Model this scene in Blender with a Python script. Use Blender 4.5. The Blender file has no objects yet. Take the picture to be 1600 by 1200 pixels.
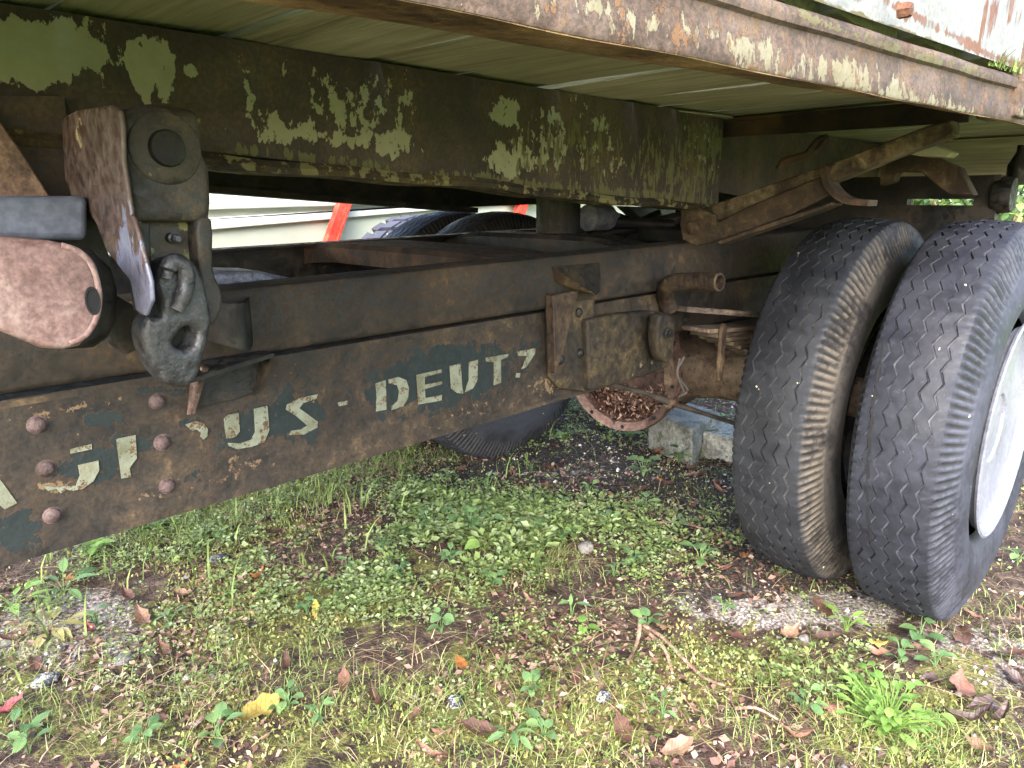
import bpy, bmesh, math, random
import numpy as np
from mathutils import Vector, Matrix
R = math.radians
random.seed(7); RNG = np.random.default_rng(11)
S = bpy.context.scene
COL = S.collection

# ------------------------------------------------------------------ camera, sky, sun, exposure
CAM = (0.0, 0.0, 1.05); PITCH = R(14.4); FPX = 1130.0; HEAD = R(44.3)
cd = bpy.data.cameras.new('camera'); cam = bpy.data.objects.new('camera', cd); COL.objects.link(cam)
cam.location = CAM; cam.rotation_euler = (R(90) - PITCH, 0, HEAD - R(90))
cd.sensor_width = 36; cd.lens = FPX / 1600 * 36; cd.clip_start = 0.02; cd.clip_end = 400
S.camera = cam
SUN_EL, SUN_AZ = R(38), R(216)          # light from behind the camera, over the left shoulder
w = bpy.data.worlds.new('World'); S.world = w; w.use_nodes = True
wn = w.node_tree; bg = wn.nodes['Background']
sky = wn.nodes.new('ShaderNodeTexSky'); sky.sky_type = 'NISHITA'; sky.sun_disc = False
sky.sun_elevation = SUN_EL; sky.sun_rotation = R(90) - SUN_AZ
sky.dust_density = 2.4; sky.air_density = 1.0; sky.ozone_density = 1.0
wn.links.new(sky.outputs[0], bg.inputs[0]); bg.inputs[1].default_value = 0.15
sl = bpy.data.lights.new('sun', 'SUN'); sl.energy = 1.5; sl.angle = R(60); sl.color = (1, 0.985, 0.97)
so = bpy.data.objects.new('sun', sl); COL.objects.link(so); so.location = (-4, -4, 6)
sd = Vector((math.cos(SUN_EL) * math.cos(SUN_AZ), math.cos(SUN_EL) * math.sin(SUN_AZ), math.sin(SUN_EL)))
so.rotation_euler = sd.to_track_quat('Z', 'Y').to_euler()
S.view_settings.view_transform = 'Standard'; S.view_settings.look = 'None'
S.view_settings.gamma = 1; S.view_settings.use_curve_mapping = False
S.view_settings.exposure = 3.0
S.render.engine = 'CYCLES'
S.cycles.max_bounces = 8; S.cycles.diffuse_bounces = 5; S.cycles.transparent_max_bounces = 4

# ------------------------------------------------------------------ measuring helpers
ch, sh, cp, sp = math.cos(HEAD), math.sin(HEAD), math.cos(PITCH), math.sin(PITCH)
def ray(px, py):
    r, u = px - 800, 600 - py
    f = FPX * cp + u * sp; z = -FPX * sp + u * cp
    return np.array((f * ch + r * sh, f * sh - r * ch, z))
def P(px, py, X=None, Y=None, Z=None):
    d = ray(px, py)
    if X is not None: s = X / d[0]
    elif Y is not None: s = Y / d[1]
    else: s = (Z - CAM[2]) / d[2]
    return Vector((d[0] * s, d[1] * s, CAM[2] + d[2] * s))
def proj(v):
    v = np.asarray(v, float).reshape(-1, 3)
    f = v[:, 0] * ch + v[:, 1] * sh; r = v[:, 0] * sh - v[:, 1] * ch; z = v[:, 2] - CAM[2]
    d = f * cp - z * sp; u = z * cp + f * sp
    return np.stack((800 + FPX * r / d, 600 - FPX * u / d), 1)
def vnoise(x, y, seed=0):
    xi, yi = np.floor(x).astype(np.int64), np.floor(y).astype(np.int64)
    fx, fy = x - xi, y - yi; fx = fx * fx * (3 - 2 * fx); fy = fy * fy * (3 - 2 * fy)
    def h(a, b):
        n = (a * 374761393 + b * 668265263 + seed * 974634777) & 0x7fffffff
        n = ((n ^ (n >> 13)) * 1274126177) & 0x7fffffff
        return ((n ^ (n >> 16)) & 0xffff) / 65535.0
    return (h(xi, yi) * (1 - fx) + h(xi + 1, yi) * fx) * (1 - fy) + (h(xi, yi + 1) * (1 - fx) + h(xi + 1, yi + 1) * fx) * fy
def fbm(x, y, s, o=4, seed=0):
    t = 0; a = .5
    for k in range(o):
        t = t + a * (vnoise(x * s, y * s, seed + k) - .5); s *= 2.03; a *= .5
    return t
def blobs(pts, L):
    """soft field in the measured plane: (cx, cy, rx, ry, strength[, angle])"""
    o = np.zeros(len(pts))
    for b in L:
        a = R(b[5]) if len(b) > 5 else 0
        dx, dy = pts[:, 0] - b[0], pts[:, 1] - b[1]
        u, v = (dx * math.cos(a) + dy * math.sin(a)) / b[2], (-dx * math.sin(a) + dy * math.cos(a)) / b[3]
        o = np.maximum(o, b[4] * np.exp(-np.power(np.sqrt(u * u + v * v) + 1e-6, 2.6) * .7))
    return o

# ------------------------------------------------------------------ materials
def srgb(*c):
    return tuple((x / 255 / 12.92) if x / 255 <= .04045 else ((x / 255 + .055) / 1.055) ** 2.4 for x in c) + (1,)
class NT:
    def __init__(s, name):
        s.m = bpy.data.materials.new(name); s.m.use_nodes = True; s.t = s.m.node_tree
        s.b = s.t.nodes['Principled BSDF']; s.out = s.t.nodes['Material Output']
    def put(s, sock, v):
        if hasattr(v, 'is_output') or isinstance(v, bpy.types.NodeSocket): s.t.links.new(v, sock)
        elif v is not None: sock.default_value = v
    def n(s, typ, props=None, ins=None):
        n = s.t.nodes.new('ShaderNode' + typ)
        for k, v in (props or {}).items(): setattr(n, k, v)
        for k, v in (ins or {}).items(): s.put(n.inputs[k], v)
        return n
    def co(s, scale=(1, 1, 1), rnd=True):
        tc = s.n('TexCoord').outputs['Object']
        if rnd:
            oi = s.n('ObjectInfo').outputs['Random']
            tc = s.n('VectorMath', {'operation': 'ADD'}, {0: tc, 1: s.m_(oi, 37.0)}).outputs[0]
        return s.n('Mapping', None, {'Vector': tc, 'Scale': scale}).outputs[0]
    def noise(s, v, sc, det=6, ro=.6, dist=0.0):
        o = s.n('TexNoise', None, {'Vector': v, 'Scale': sc, 'Detail': det, 'Roughness': ro, 'Distortion': dist}).outputs[0]
        return s.n('MapRange', {'clamp': True}, {0: o, 1: .22, 2: .78, 3: 0.0, 4: 1.0}).outputs[0]
    def m_(s, a, b, op='MULTIPLY', c=None, clamp=False):
        n = s.n('Math', {'operation': op, 'use_clamp': clamp}, {0: a, 1: b})
        if c is not None: s.put(n.inputs[2], c)
        return n.outputs[0]
    def mix(s, f, a, b, bt='MIX'):
        n = s.n('Mix', {'data_type': 'RGBA', 'blend_type': bt})
        s.put(n.inputs[0], f); s.put(n.inputs[6], a); s.put(n.inputs[7], b)
        return n.outputs[2]
    def ramp(s, f, stops):
        n = s.n('ValToRGB'); e = n.color_ramp.elements
        while len(e) > len(stops): e.remove(e[-1])
        while len(e) < len(stops): e.new(1)
        for k, (p, c) in enumerate(stops): e[k].position = p; e[k].color = c
        s.put(n.inputs[0], f); return n.outputs[0]
    def step(s, f, a, b, lo=0.0, hi=1.0):
        return s.n('MapRange', {'interpolation_type': 'SMOOTHSTEP'}, {0: f, 1: a, 2: b, 3: lo, 4: hi}).outputs[0]
    def attr(s, name): return s.n('Attribute', {'attribute_name': name}).outputs['Fac']
    def bump(s, h, st=.4, d=.01):
        s.put(s.b.inputs['Normal'], s.n('Bump', None, {'Strength': st, 'Distance': d, 'Height': h}).outputs[0])
    def fin(s, col, rough=.8, metal=0.0, spec=.3):
        s.put(s.b.inputs['Base Color'], col); s.put(s.b.inputs['Roughness'], rough)
        s.put(s.b.inputs['Metallic'], metal); s.put(s.b.inputs['Specular IOR Level'], spec)
        return s.m

ALB = {'beam steel': .80, 'chassis steel': .50, 'subframe steel': .60, 'greasy dark steel': .7, 'cast hook steel': .55, 'bracket steel': .6, 'worn cast side': .6, 'pinkish scuffed rust': .75,
       'gusset rust': .6, 'grey painted block': .62, 'bluish grey steel': .75, 'side rail steel': .62, 'flaking rail flange': .8, 'flaky diagonal bar': .62, 'chalky dropside paint': .66, 'orange rust': .5, 'crusty axle rust': .6, 'pink axle housing rust': .5,
       'leaf spring steel': .6, 'hanger steel': .55, 'outrigger rust': .6, 'cross angle steel': .6, 'rivet steel': .7, 'red paint': .8, 'mossy concrete': .9, 'pale grey rim paint': .72, 'field stone': .55, 'dark slag': .7}
def dim(c, k): return (c[0] * k, c[1] * k, c[2] * k, 1)
def rusty(name, stops, scale=9, stretch=(1, 1, 1), paints=(), rough=(.62, .9), bump=.35, grime=.45, spots=None, spec=.3, fine=7.0, edge=None):
    """mottled rusted steel; paints = (colour, colour2, attr or None, bias, w_big, w_fine, scale, stretch)"""
    k_ = ALB.get(name, 1.0); stops = [(p, dim(c, k_)) for p, c in stops]; kp = max(k_, .80) if name != 'chalky dropside paint' else k_
    paints = [(dim(a, kp), dim(b, kp)) + tuple(r_) for (a, b, *r_) in paints]
    if spots: spots = (dim(spots[0], k_),) + tuple(spots[1:])
    g = NT(name); v = g.co(stretch); v0 = g.co()
    n1 = g.noise(v, scale, 7, .65, .3); n2 = g.noise(v0, scale * fine, 5, .6); n3 = g.noise(v0, scale * 28, 3, .6)
    f = g.n('MapRange', {'clamp': True}, {0: g.m_(g.m_(n1, .62), g.m_(n2, .38), 'ADD'), 1: .2, 2: .8, 3: 0.0, 4: 1.0}).outputs[0]
    col = g.ramp(f, stops)
    n4 = g.noise(v0, scale * .35, 4, .6)
    col = g.mix(1.0, col, g.ramp(n4, [(.3, (1 - grime,) * 3 + (1,)), (.7, (1.15,) * 3 + (1,))]), 'MULTIPLY')
    col = g.mix(.5, col, g.ramp(n3, [(.3, (.7,) * 3 + (1,)), (.7, (1.3,) * 3 + (1,))]), 'MULTIPLY')
    h = g.m_(f, .6)
    if spots:
        sm = g.step(g.noise(v0, spots[1], 4, .7), spots[2], spots[2] + .05)
        col = g.mix(sm, col, spots[0])
    for (c1, c2, at, bias, wb, wf, sc, st) in paints:
        pv = g.co(st)
        q = g.m_(g.m_(g.noise(pv, sc, 5, .65, .2), .5, 'SUBTRACT'), wb)
        q2 = g.m_(g.m_(g.noise(pv, sc * 2.8, 5, .65), .5, 'SUBTRACT'), wf)
        q = g.m_(q, q2, 'ADD'); q = g.m_(q, bias, 'ADD')
        if at: q = g.m_(q, g.attr(at), 'ADD')
        mk = g.step(q, .47, .52)
        halo = g.m_(g.step(q, .38, .47), .35)
        col = g.mix(halo, col, srgb(58, 40, 28))
        pc = g.mix(g.noise(v0, 26, 5, .65), c1, c2)
        col = g.mix(mk, col, pc); h = g.m_(h, g.m_(mk, .5), 'ADD')
    if edge:
        pt = g.n('NewGeometry').outputs['Pointiness']
        ew = g.m_(g.step(pt, .53, .62), g.step(n2, .35, .7, .25, 1.0))
        col = g.mix(g.m_(ew, .5), col, dim(edge, .62))
    g.bump(h, bump, .006)
    g.fin(col, g.step(n2, .3, .7, rough[0], rough[1]), 0.0, spec)
    return g.m

OLIVE, OLIVE2 = srgb(152, 150, 128), srgb(132, 132, 110)
M = {}
M['beam'] = rusty('beam steel', [(.15, srgb(52, 46, 46)), (.5, srgb(72, 62, 58)), (.88, srgb(94, 80, 66))], 6, (1, 1, .6),
                  [(OLIVE, OLIVE2, 'paint', 0.0, .7, .75, 22, (1, 1, .6)), (srgb(104, 100, 72), srgb(88, 84, 58), 'moss', 0.0, .6, .8, 34, (1, 1, .3))], bump=.3)
M['rail'] = rusty('chassis steel', [(.08, srgb(34, 31, 28)), (.38, srgb(58, 50, 42)), (.62, srgb(76, 63, 50)), (.92, srgb(114, 95, 70))], 7, (1, 1, 1),
                  [(srgb(30, 38, 37), srgb(22, 29, 29), 'paint', -.06, .7, .7, 24, (1, 1, 1)), (srgb(112, 94, 70), srgb(86, 68, 50), 'scale', -.04, .5, 1.0, 42, (1, 1, 1))], bump=.4)
M['sub'] = rusty('subframe steel', [(.15, srgb(40, 37, 34)), (.5, srgb(60, 51, 43)), (.72, srgb(76, 61, 47)), (.95, srgb(106, 84, 60))], 6, (1, 1, 1), bump=.25, fine=9)
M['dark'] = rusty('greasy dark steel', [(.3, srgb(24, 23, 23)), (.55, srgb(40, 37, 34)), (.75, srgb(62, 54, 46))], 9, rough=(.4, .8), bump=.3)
M['hook'] = rusty('cast hook steel', [(.1, srgb(30, 30, 33)), (.5, srgb(54, 53, 54)), (.9, srgb(90, 84, 80))], 14, rough=(.36, .66), bump=.5, spec=.5, edge=srgb(104, 104, 116))
M['bracket'] = rusty('bracket steel', [(.1, srgb(34, 33, 33)), (.5, srgb(58, 53, 48)), (.9, srgb(92, 80, 64))], 12,
                     paints=[(srgb(128, 128, 78), srgb(104, 100, 60), 'paint', -.12, .8, .6, 24, (1, 1, .7))], rough=(.45, .8), bump=.35, edge=srgb(92, 84, 70))
M['cheek'] = rusty('worn cast side', [(.1, srgb(60, 47, 42)), (.5, srgb(98, 76, 66)), (.9, srgb(132, 112, 104))], 11, (1, 1, .6),
                   [(srgb(186, 170, 128), srgb(160, 138, 98), None, .17, .9, .7, 15, (1, 1, .7)), (srgb(124, 124, 142), srgb(86, 86, 104), 'silver', 0.0, .9, .4, 14, (1, 1, .5))], rough=(.35, .7), bump=.35, spec=.5)
M['pink'] = rusty('pinkish scuffed rust', [(.15, srgb(104, 76, 70)), (.5, srgb(138, 108, 102)), (.85, srgb(166, 140, 132))], 8, (1, 1, 1),
                  [(srgb(206, 190, 178), srgb(190, 170, 150), None, .02, 1.0, .7, 30, (1, 1, .35))], bump=.35, rough=(.5, .85))
M['gusset'] = rusty('gusset rust', [(.3, srgb(92, 72, 60)), (.55, srgb(128, 102, 84)), (.75, srgb(158, 128, 104))], 12, bump=.3)
M['grey'] = rusty('grey painted block', [(.1, srgb(92, 96, 108)), (.55, srgb(106, 110, 122)), (.9, srgb(118, 121, 131))], 3, bump=.06, grime=.25, rough=(.4, .6))
M['tank'] = rusty('bluish grey steel', [(.3, srgb(84, 86, 98)), (.55, srgb(124, 126, 140)), (.8, srgb(150, 150, 160))], 8, bump=.15, grime=.3, rough=(.35, .6))
M['siderail'] = rusty('side rail steel', [(.1, srgb(58, 46, 38)), (.42, srgb(88, 72, 61)), (.6, srgb(106, 90, 80)), (.9, srgb(120, 96, 70))], 9, (.6, 1, 1),
                      [(srgb(124, 119, 100), srgb(104, 97, 74), 'paint', 0.0, .6, .7, 34, (1, 1, .45)), (srgb(112, 84, 58), srgb(90, 64, 44), None, .30, .7, .6, 40, (1, 1, .6)), (srgb(96, 90, 62), srgb(78, 72, 46), 'moss', 0, .6, .6, 30, (1, 1, 1))], bump=.45)
M['underflange'] = rusty('flaking rail flange', [(.12, srgb(80, 58, 42)), (.4, srgb(126, 98, 70)), (.62, srgb(152, 124, 88)), (.9, srgb(180, 156, 116))], 18, (.5, 1, 1), bump=.9, fine=4)
M['board'] = rusty('chalky dropside paint', [(.2, srgb(114, 113, 106)), (.5, srgb(128, 128, 123)), (.8, srgb(136, 137, 134))], 5, (1, 1, .3),
                   [(srgb(96, 62, 44), srgb(116, 82, 60), 'rust', .06, .7, .6, 22, (1.6, 1, .2)), (srgb(104, 96, 62), srgb(84, 76, 46), 'moss', 0, .7, .6, 14, (1, 1, 1))], grime=.12, bump=.15, rough=(.5, .75))
M['ruststreak'] = rusty('orange rust', [(.2, srgb(80, 48, 34)), (.55, srgb(112, 70, 50)), (.85, srgb(138, 100, 78))], 30, bump=.5)
M['axle'] = rusty('crusty axle rust', [(.15, srgb(78, 62, 50)), (.5, srgb(116, 96, 80)), (.85, srgb(144, 124, 104))], 14, bump=.9, spots=(srgb(52, 38, 30), 60, .68), fine=5)
M['banjo'] = rusty('pink axle housing rust', [(.1, srgb(84, 62, 54)), (.5, srgb(148, 116, 106)), (.9, srgb(184, 154, 138))], 10, bump=.5, spots=(srgb(70, 54, 44), 18, .66))
M['spring'] = rusty('leaf spring steel', [(.3, srgb(70, 58, 52)), (.55, srgb(104, 88, 76)), (.8, srgb(132, 116, 92))], 9, (.4, 1, 3), bump=.4)
M['hanger'] = rusty('hanger steel', [(.2, srgb(38, 34, 28)), (.5, srgb(58, 49, 38)), (.72, srgb(82, 68, 46)), (.92, srgb(108, 94, 60))], 9, bump=.4,
                    paints=[(srgb(116, 110, 76), srgb(96, 88, 60), 'paint', 0.0, .7, .7, 20, (1, 1, 1))])
M['outrigger'] = rusty('outrigger rust', [(.1, srgb(40, 32, 27)), (.42, srgb(70, 54, 42)), (.66, srgb(94, 76, 56)), (.92, srgb(132, 114, 84))], 12, bump=.5)
M['bar'] = rusty('flaky diagonal bar', [(.1, srgb(48, 38, 30)), (.4, srgb(80, 64, 50)), (.62, srgb(110, 94, 72)), (.9, srgb(146, 132, 104))], 18, bump=.7, fine=4)
M['cross'] = rusty('cross angle steel', [(.3, srgb(44, 34, 28)), (.5, srgb(66, 50, 40)), (.75, srgb(96, 70, 50))], 9, bump=.4)
M['rivet'] = rusty('rivet steel', [(.2, srgb(58, 45, 42)), (.55, srgb(84, 68, 66)), (.85, srgb(106, 90, 88))], 40, bump=.3, grime=.2)
M['redpost'] = rusty('red paint', [(.3, srgb(176, 52, 40)), (.6, srgb(206, 70, 54)), (.85, srgb(214, 96, 78))], 6, bump=.08, grime=.25, rough=(.35, .5))
M['concrete'] = rusty('mossy concrete', [(.3, srgb(104, 104, 98)), (.5, srgb(140, 140, 132)), (.75, srgb(170, 168, 158))], 9, bump=.9,
                      paints=[(srgb(92, 100, 62), srgb(70, 78, 46), None, .3, .8, .5, 9, (1, 1, 1))], spots=(srgb(60, 60, 56), 45, .8))

def letter_mat():
    g = NT('worn stencil paint'); v = g.co(); f = g.noise(v, 70, 6, .68, .3); f2 = g.noise(v, 300, 3, .6); f3 = g.noise(v, 18, 4, .6)
    mk = g.step(g.m_(g.m_(f, .8), g.m_(f2, .2), 'ADD'), .37, .43)
    pc = g.ramp(f3, [(.2, srgb(80, 80, 62)), (.6, srgb(104, 107, 92)), (.9, srgb(92, 88, 70))])
    col = g.mix(mk, g.ramp(f2, [(.35, srgb(60, 46, 36)), (.65, srgb(92, 74, 50))]), pc)
    g.bump(g.m_(mk, f2), .3, .002); return g.fin(col, .75)
M['letter'] = letter_mat()
def wood_mat():
    g = NT('weathered plank wood'); v = g.co((9, .55, 9)); v2 = g.co((30, 1.2, 30)); v0 = g.co()
    f = g.noise(v, 3.2, 6, .62, .5); f2 = g.noise(v2, 4, 5, .65, .3); f3 = g.noise(v0, 2.2, 4, .6)
    col = g.ramp(g.m_(g.m_(f, .55), g.m_(f2, .45), 'ADD'), [(.12, srgb(88, 85, 68)), (.4, srgb(146, 142, 120)), (.62, srgb(164, 160, 138)), (.9, srgb(190, 185, 164))])
    col = g.mix(1.0, col, g.ramp(f3, [(.2, (.74, .76, .64, 1)), (.8, (1.05, 1.03, 1, 1))]), 'MULTIPLY')
    g.bump(g.m_(f, f2, 'ADD'), .5, .005); return g.fin(col, .85)
M['wood'] = wood_mat()
def tyre_mat(name, base, dust, wear):
    g = NT(name); v = g.co(); n1 = g.noise(v, 7, 6, .65); n2 = g.noise(v, 60, 4, .6); n3 = g.noise(v, 2.5, 4, .6)
    col = g.ramp(n1, [(.3, base[0]), (.7, base[1])])
    col = g.mix(g.m_(g.step(n2, .6, .95), .22), col, srgb(72, 74, 82))
    col = g.mix(g.m_(g.step(n3, .5, .9), .2), col, srgb(64, 64, 68))
    col = g.mix(g.m_(g.attr('groove'), g.step(g.noise(v, 16, 3, .6), .25, .7, .0, .85)), col, dust)
    wv = g.m_(g.attr('wear'), g.step(g.m_(g.m_(n1, .5), g.m_(n2, .5), 'ADD'), .35, .62, .15, 1.0))
    col = g.mix(g.m_(wv, wear[1]), col, wear[0])
    col = g.mix(g.attr('notch'), col, srgb(26, 25, 25))
    col = g.mix(g.step(g.noise(v, 34, 2, .5), (.955), .975), col, srgb(180, 172, 155))
    fl = g.step(g.noise(g.co((1, 2.5, 1)), 95, 3, .7), .78, .9)
    col = g.mix(g.m_(fl, .45), col, srgb(88, 88, 94))
    g.bump(g.m_(g.m_(n2, n1, 'ADD'), g.m_(fl, .5), 'ADD'), .16, .003); return g.fin(col, g.step(n1, .3, .7, .5, .8), 0, .3)
M['tyre_outer'] = tyre_mat('blue-black worn rubber', (srgb(27, 28, 35), srgb(38, 40, 49)), srgb(92, 92, 100), (srgb(74, 76, 86), .6))
M['tyre_inner'] = tyre_mat('dusty black rubber', (srgb(24, 25, 29), srgb(33, 35, 40)), srgb(84, 84, 84), (srgb(92, 85, 76), 1.0))
M['tyre_far'] = tyre_mat('plain dark rubber', (srgb(34, 35, 40), srgb(44, 46, 54)), srgb(70, 70, 74), (srgb(70, 69, 68), .6))
M['tyre_loose'] = tyre_mat('weathered grey rubber', (srgb(58, 60, 70), srgb(76, 78, 90)), srgb(90, 90, 92), (srgb(100, 98, 94), .6))
M['rim'] = rusty('pale grey rim paint', [(.2, srgb(108, 110, 120)), (.55, srgb(118, 120, 130)), (.85, srgb(124, 126, 134))], 4, bump=.06, grime=.08, rough=(.3, .5), spec=.5,
                 spots=(srgb(120, 100, 84), 24, .86))
def simple(name, c, rough=.6, spec=.4, var=.15, sc=5, bump=.1):
    g = NT(name); n = g.noise(g.co(), sc, 5, .6)
    col = g.mix(1.0, c, g.ramp(n, [(.3, (1 - var,) * 3 + (1,)), (.7, (1 + var,) * 3 + (1,))]), 'MULTIPLY')
    g.bump(n, bump, .005); return g.fin(col, rough, 0, spec)
M['crack_and_hole'] = simple('split and hole black', srgb(14, 14, 15), .9)
M['alu'] = simple('pale wagon board', srgb(176, 178, 170), .5, .4, .08, 3, .03)
M['alu2'] = simple('grey green wagon board', srgb(148, 152, 138), .5, .4, .08, 3, .03)
M['rod'] = simple('brake rod steel', srgb(54, 48, 42), .7, .4, .4, 30, .3)
M['stone'] = rusty('field stone', [(.3, srgb(112, 108, 104)), (.55, srgb(154, 148, 142)), (.8, srgb(186, 180, 172))], 22, bump=.5, grime=.25)
M['slag'] = rusty('dark slag', [(.35, srgb(40, 40, 46)), (.55, srgb(74, 76, 86)), (.68, srgb(190, 188, 180))], 28, bump=.8)
M['twig'] = rusty('twig bark', [(.3, srgb(104, 80, 66)), (.55, srgb(146, 116, 98)), (.8, srgb(176, 148, 128))], 40, bump=.5)
def leafy(name, stops, rough=.55, trans=.25, obj=False, vein=0):
    g = NT(name)
    r = g.n('ObjectInfo').outputs['Random'] if obj else g.attr('rnd')
    col = g.ramp(r, stops)
    n = g.noise(g.co(), 60 if obj else 25, 4, .6)
    col = g.mix(.8, col, g.ramp(n, [(.3, (.72,) * 3 + (1,)), (.7, (1.25,) * 3 + (1,))]), 'MULTIPLY')
    if vein:
        sx_ = g.n('SeparateXYZ', None, {0: g.n('TexCoord').outputs['Object']})
        ay = g.m_(sx_.outputs[1], 0.0, 'ABSOLUTE')
        ph = g.m_(g.m_(sx_.outputs[0], ay, 'SUBTRACT'), float(vein))
        tri = g.m_(g.m_(g.m_(ph, 0.0, 'FRACT'), .5, 'SUBTRACT'), 0.0, 'ABSOLUTE')
        vn = g.m_(g.step(tri, .16, .02), g.step(ay, .05 / vein, .20 / vein, 1.0, .0), 'MAXIMUM')
        col = g.mix(g.m_(vn, .32), col, g.mix(1.0, col, (.45, .42, .40, 1), 'MULTIPLY'))
        blot = g.step(g.noise(g.co(), 90 if vein > 50 else 6, 4, .7), .62, .8)
        col = g.mix(g.m_(blot, .4), col, g.mix(1.0, col, (.5, .42, .36, 1), 'MULTIPLY'))
        g.bump(g.m_(g.m_(vn, -.8), n, 'ADD'), .5, .0015 if vein > 50 else .004)
    g.fin(col, rough, 0, .35)
    tr = g.n('BsdfTranslucent', None, {'Color': col}); mx = g.n('MixShader', None, {0: trans, 1: g.b.outputs[0], 2: tr.outputs[0]})
    g.t.links.new(mx.outputs[0], g.out.inputs[0]); return g.m
GREENS = [(0, srgb(66, 88, 46)), (.3, srgb(98, 118, 64)), (.55, srgb(126, 140, 82)), (.8, srgb(134, 148, 110)), (1, srgb(160, 164, 112))]
M['cover'] = leafy('ground cover leaf', GREENS)
M['weed'] = leafy('weed leaf', [(0, srgb(82, 114, 66)), (.5, srgb(102, 134, 84)), (1, srgb(122, 152, 90))], obj=True, vein=7)
M['weed_bright'] = leafy('bright weed leaf', [(0, srgb(96, 132, 58)), (.5, srgb(116, 150, 68)), (1, srgb(136, 166, 84))], obj=True, vein=7)
M['weed_pale'] = leafy('withered weed leaf', [(0, srgb(150, 142, 86)), (1, srgb(172, 164, 112))], obj=True, vein=7)
M['grass'] = leafy('grass blade', [(0, srgb(88, 110, 52)), (.4, srgb(112, 132, 66)), (.75, srgb(138, 150, 86)), (1, srgb(168, 160, 118))])
M['straw'] = leafy('dry stem', [(0, srgb(120, 94, 74)), (.5, srgb(160, 136, 108)), (1, srgb(196, 176, 144))])
M['mosst'] = leafy('moss tuft', [(0, srgb(104, 104, 56)), (.5, srgb(136, 136, 78)), (1, srgb(166, 164, 106))])
M['litter'] = leafy('leaf crumb', [(0, srgb(44, 33, 30)), (.35, srgb(80, 58, 50)), (.6, srgb(118, 88, 78)), (.85, srgb(150, 120, 106)), (1, srgb(184, 160, 140))])
M['pebble'] = leafy('pebble', [(0, srgb(60, 58, 58)), (.4, srgb(112, 106, 104)), (.75, srgb(158, 150, 146)), (1, srgb(206, 198, 192))], .7, 0)
M['leaf_brown'] = leafy('brown leaf', [(0, srgb(72, 50, 42)), (.5, srgb(100, 70, 58)), (1, srgb(126, 90, 76))], .6, .12, True, 120)
M['leaf_tan'] = leafy('tan leaf', [(0, srgb(116, 88, 72)), (1, srgb(142, 112, 92))], .6, .15, True, 120)
M['leaf_orange'] = leafy('orange leaf', [(0, srgb(140, 86, 46)), (1, srgb(162, 108, 62))], .6, .15, True, 120)
M['leaf_yellow'] = leafy('yellow leaf', [(0, srgb(160, 138, 66)), (1, srgb(176, 156, 86))], .6, .15, True, 120)
M['leaf_red'] = leafy('red leaf', [(0, srgb(116, 56, 60)), (1, srgb(142, 74, 76))], .6, .15, True, 120)
M['leaf_dark'] = leafy('dark wet leaf', [(0, srgb(50, 38, 34)), (1, srgb(74, 56, 50))], .4, .05, True, 120)
M['hedge'] = leafy('hedge leaf', [(0, srgb(60, 84, 40)), (.5, srgb(104, 128, 54)), (1, srgb(176, 184, 84))])
M['hedge_dark'] = leafy('dark hedge leaf', [(0, srgb(50, 74, 46)), (.6, srgb(82, 108, 62)), (1, srgb(132, 150, 90))])
def ground_mat():
    g = NT('ground'); v = g.n('NewGeometry').outputs['Position']
    n1 = g.noise(v, 3, 8, .68, .4); n2 = g.noise(v, 22, 6, .65); n3 = g.noise(v, 120, 4, .6); n4 = g.noise(v, 60, 5, .7)
    base = g.ramp(n2, [(.1, srgb(38, 31, 27)), (.4, srgb(66, 53, 46)), (.65, srgb(96, 79, 68)), (.9, srgb(138, 120, 105))])
    soil = g.ramp(n3, [(.1, srgb(36, 32, 31)), (.55, srgb(60, 54, 50)), (.8, srgb(96, 90, 84)), (.92, srgb(150, 144, 136))])
    grav = g.ramp(n3, [(.3, srgb(84, 78, 74)), (.5, srgb(136, 126, 120)), (.7, srgb(184, 174, 166))])
    mossc = g.ramp(n4, [(.1, srgb(62, 60, 36)), (.5, srgb(98, 96, 54)), (.9, srgb(142, 140, 86))])
    lawn = g.ramp(n2, [(.3, srgb(92, 116, 44)), (.7, srgb(150, 168, 76))])
    def msk(a, w=.9): return g.step(g.m_(g.attr(a), g.m_(g.m_(g.m_(n1, .5, 'SUBTRACT'), w), g.m_(g.m_(n2, .5, 'SUBTRACT'), w), 'ADD'), 'ADD'), .38, .6)
    col = g.mix(msk('soil'), base, soil); col = g.mix(msk('gravel'), col, grav)
    col = g.mix(msk('moss', 1.3), col, mossc); col = g.mix(g.attr('lawn'), col, lawn)
    g.bump(g.m_(n2, g.m_(n3, .6), 'ADD'), .9, .02); return g.fin(col, .92, 0, .2)
M['ground'] = ground_mat()

# ------------------------------------------------------------------ object helpers
WLOC = {}
def empty(name, loc, parent=None):
    o = bpy.data.objects.new(name, None); COL.objects.link(o); loc = Vector(loc)
    o.empty_display_size = .1
    if parent is not None: o.parent = parent; o.location = loc - WLOC[parent]
    else: o.location = loc
    WLOC[o] = loc; return o
def tag(o, label=None, cat=None, group=None, kind=None):
    if label: o['label'] = label
    if cat: o['category'] = cat
    if group: o['group'] = group
    if kind: o['kind'] = kind
    return o
def link(name, me, mat, parent=None, loc=None, bevel=0, seg=2):
    o = bpy.data.objects.new(name, me); COL.objects.link(o)
    if mat is not None and len(me.materials) == 0: me.materials.append(M[mat] if isinstance(mat, str) else mat)
    loc = Vector(loc if loc is not None else (0, 0, 0))
    if parent is not None: o.parent = parent; o.location = loc - WLOC[parent]
    else: o.location = loc
    WLOC[o] = loc
    if bevel:
        b = o.modifiers.new('bevel', 'BEVEL'); b.width = bevel; b.segments = seg; b.limit_method = 'ANGLE'; b.angle_limit = R(35); b.use_clamp_overlap = True
    return o
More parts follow.
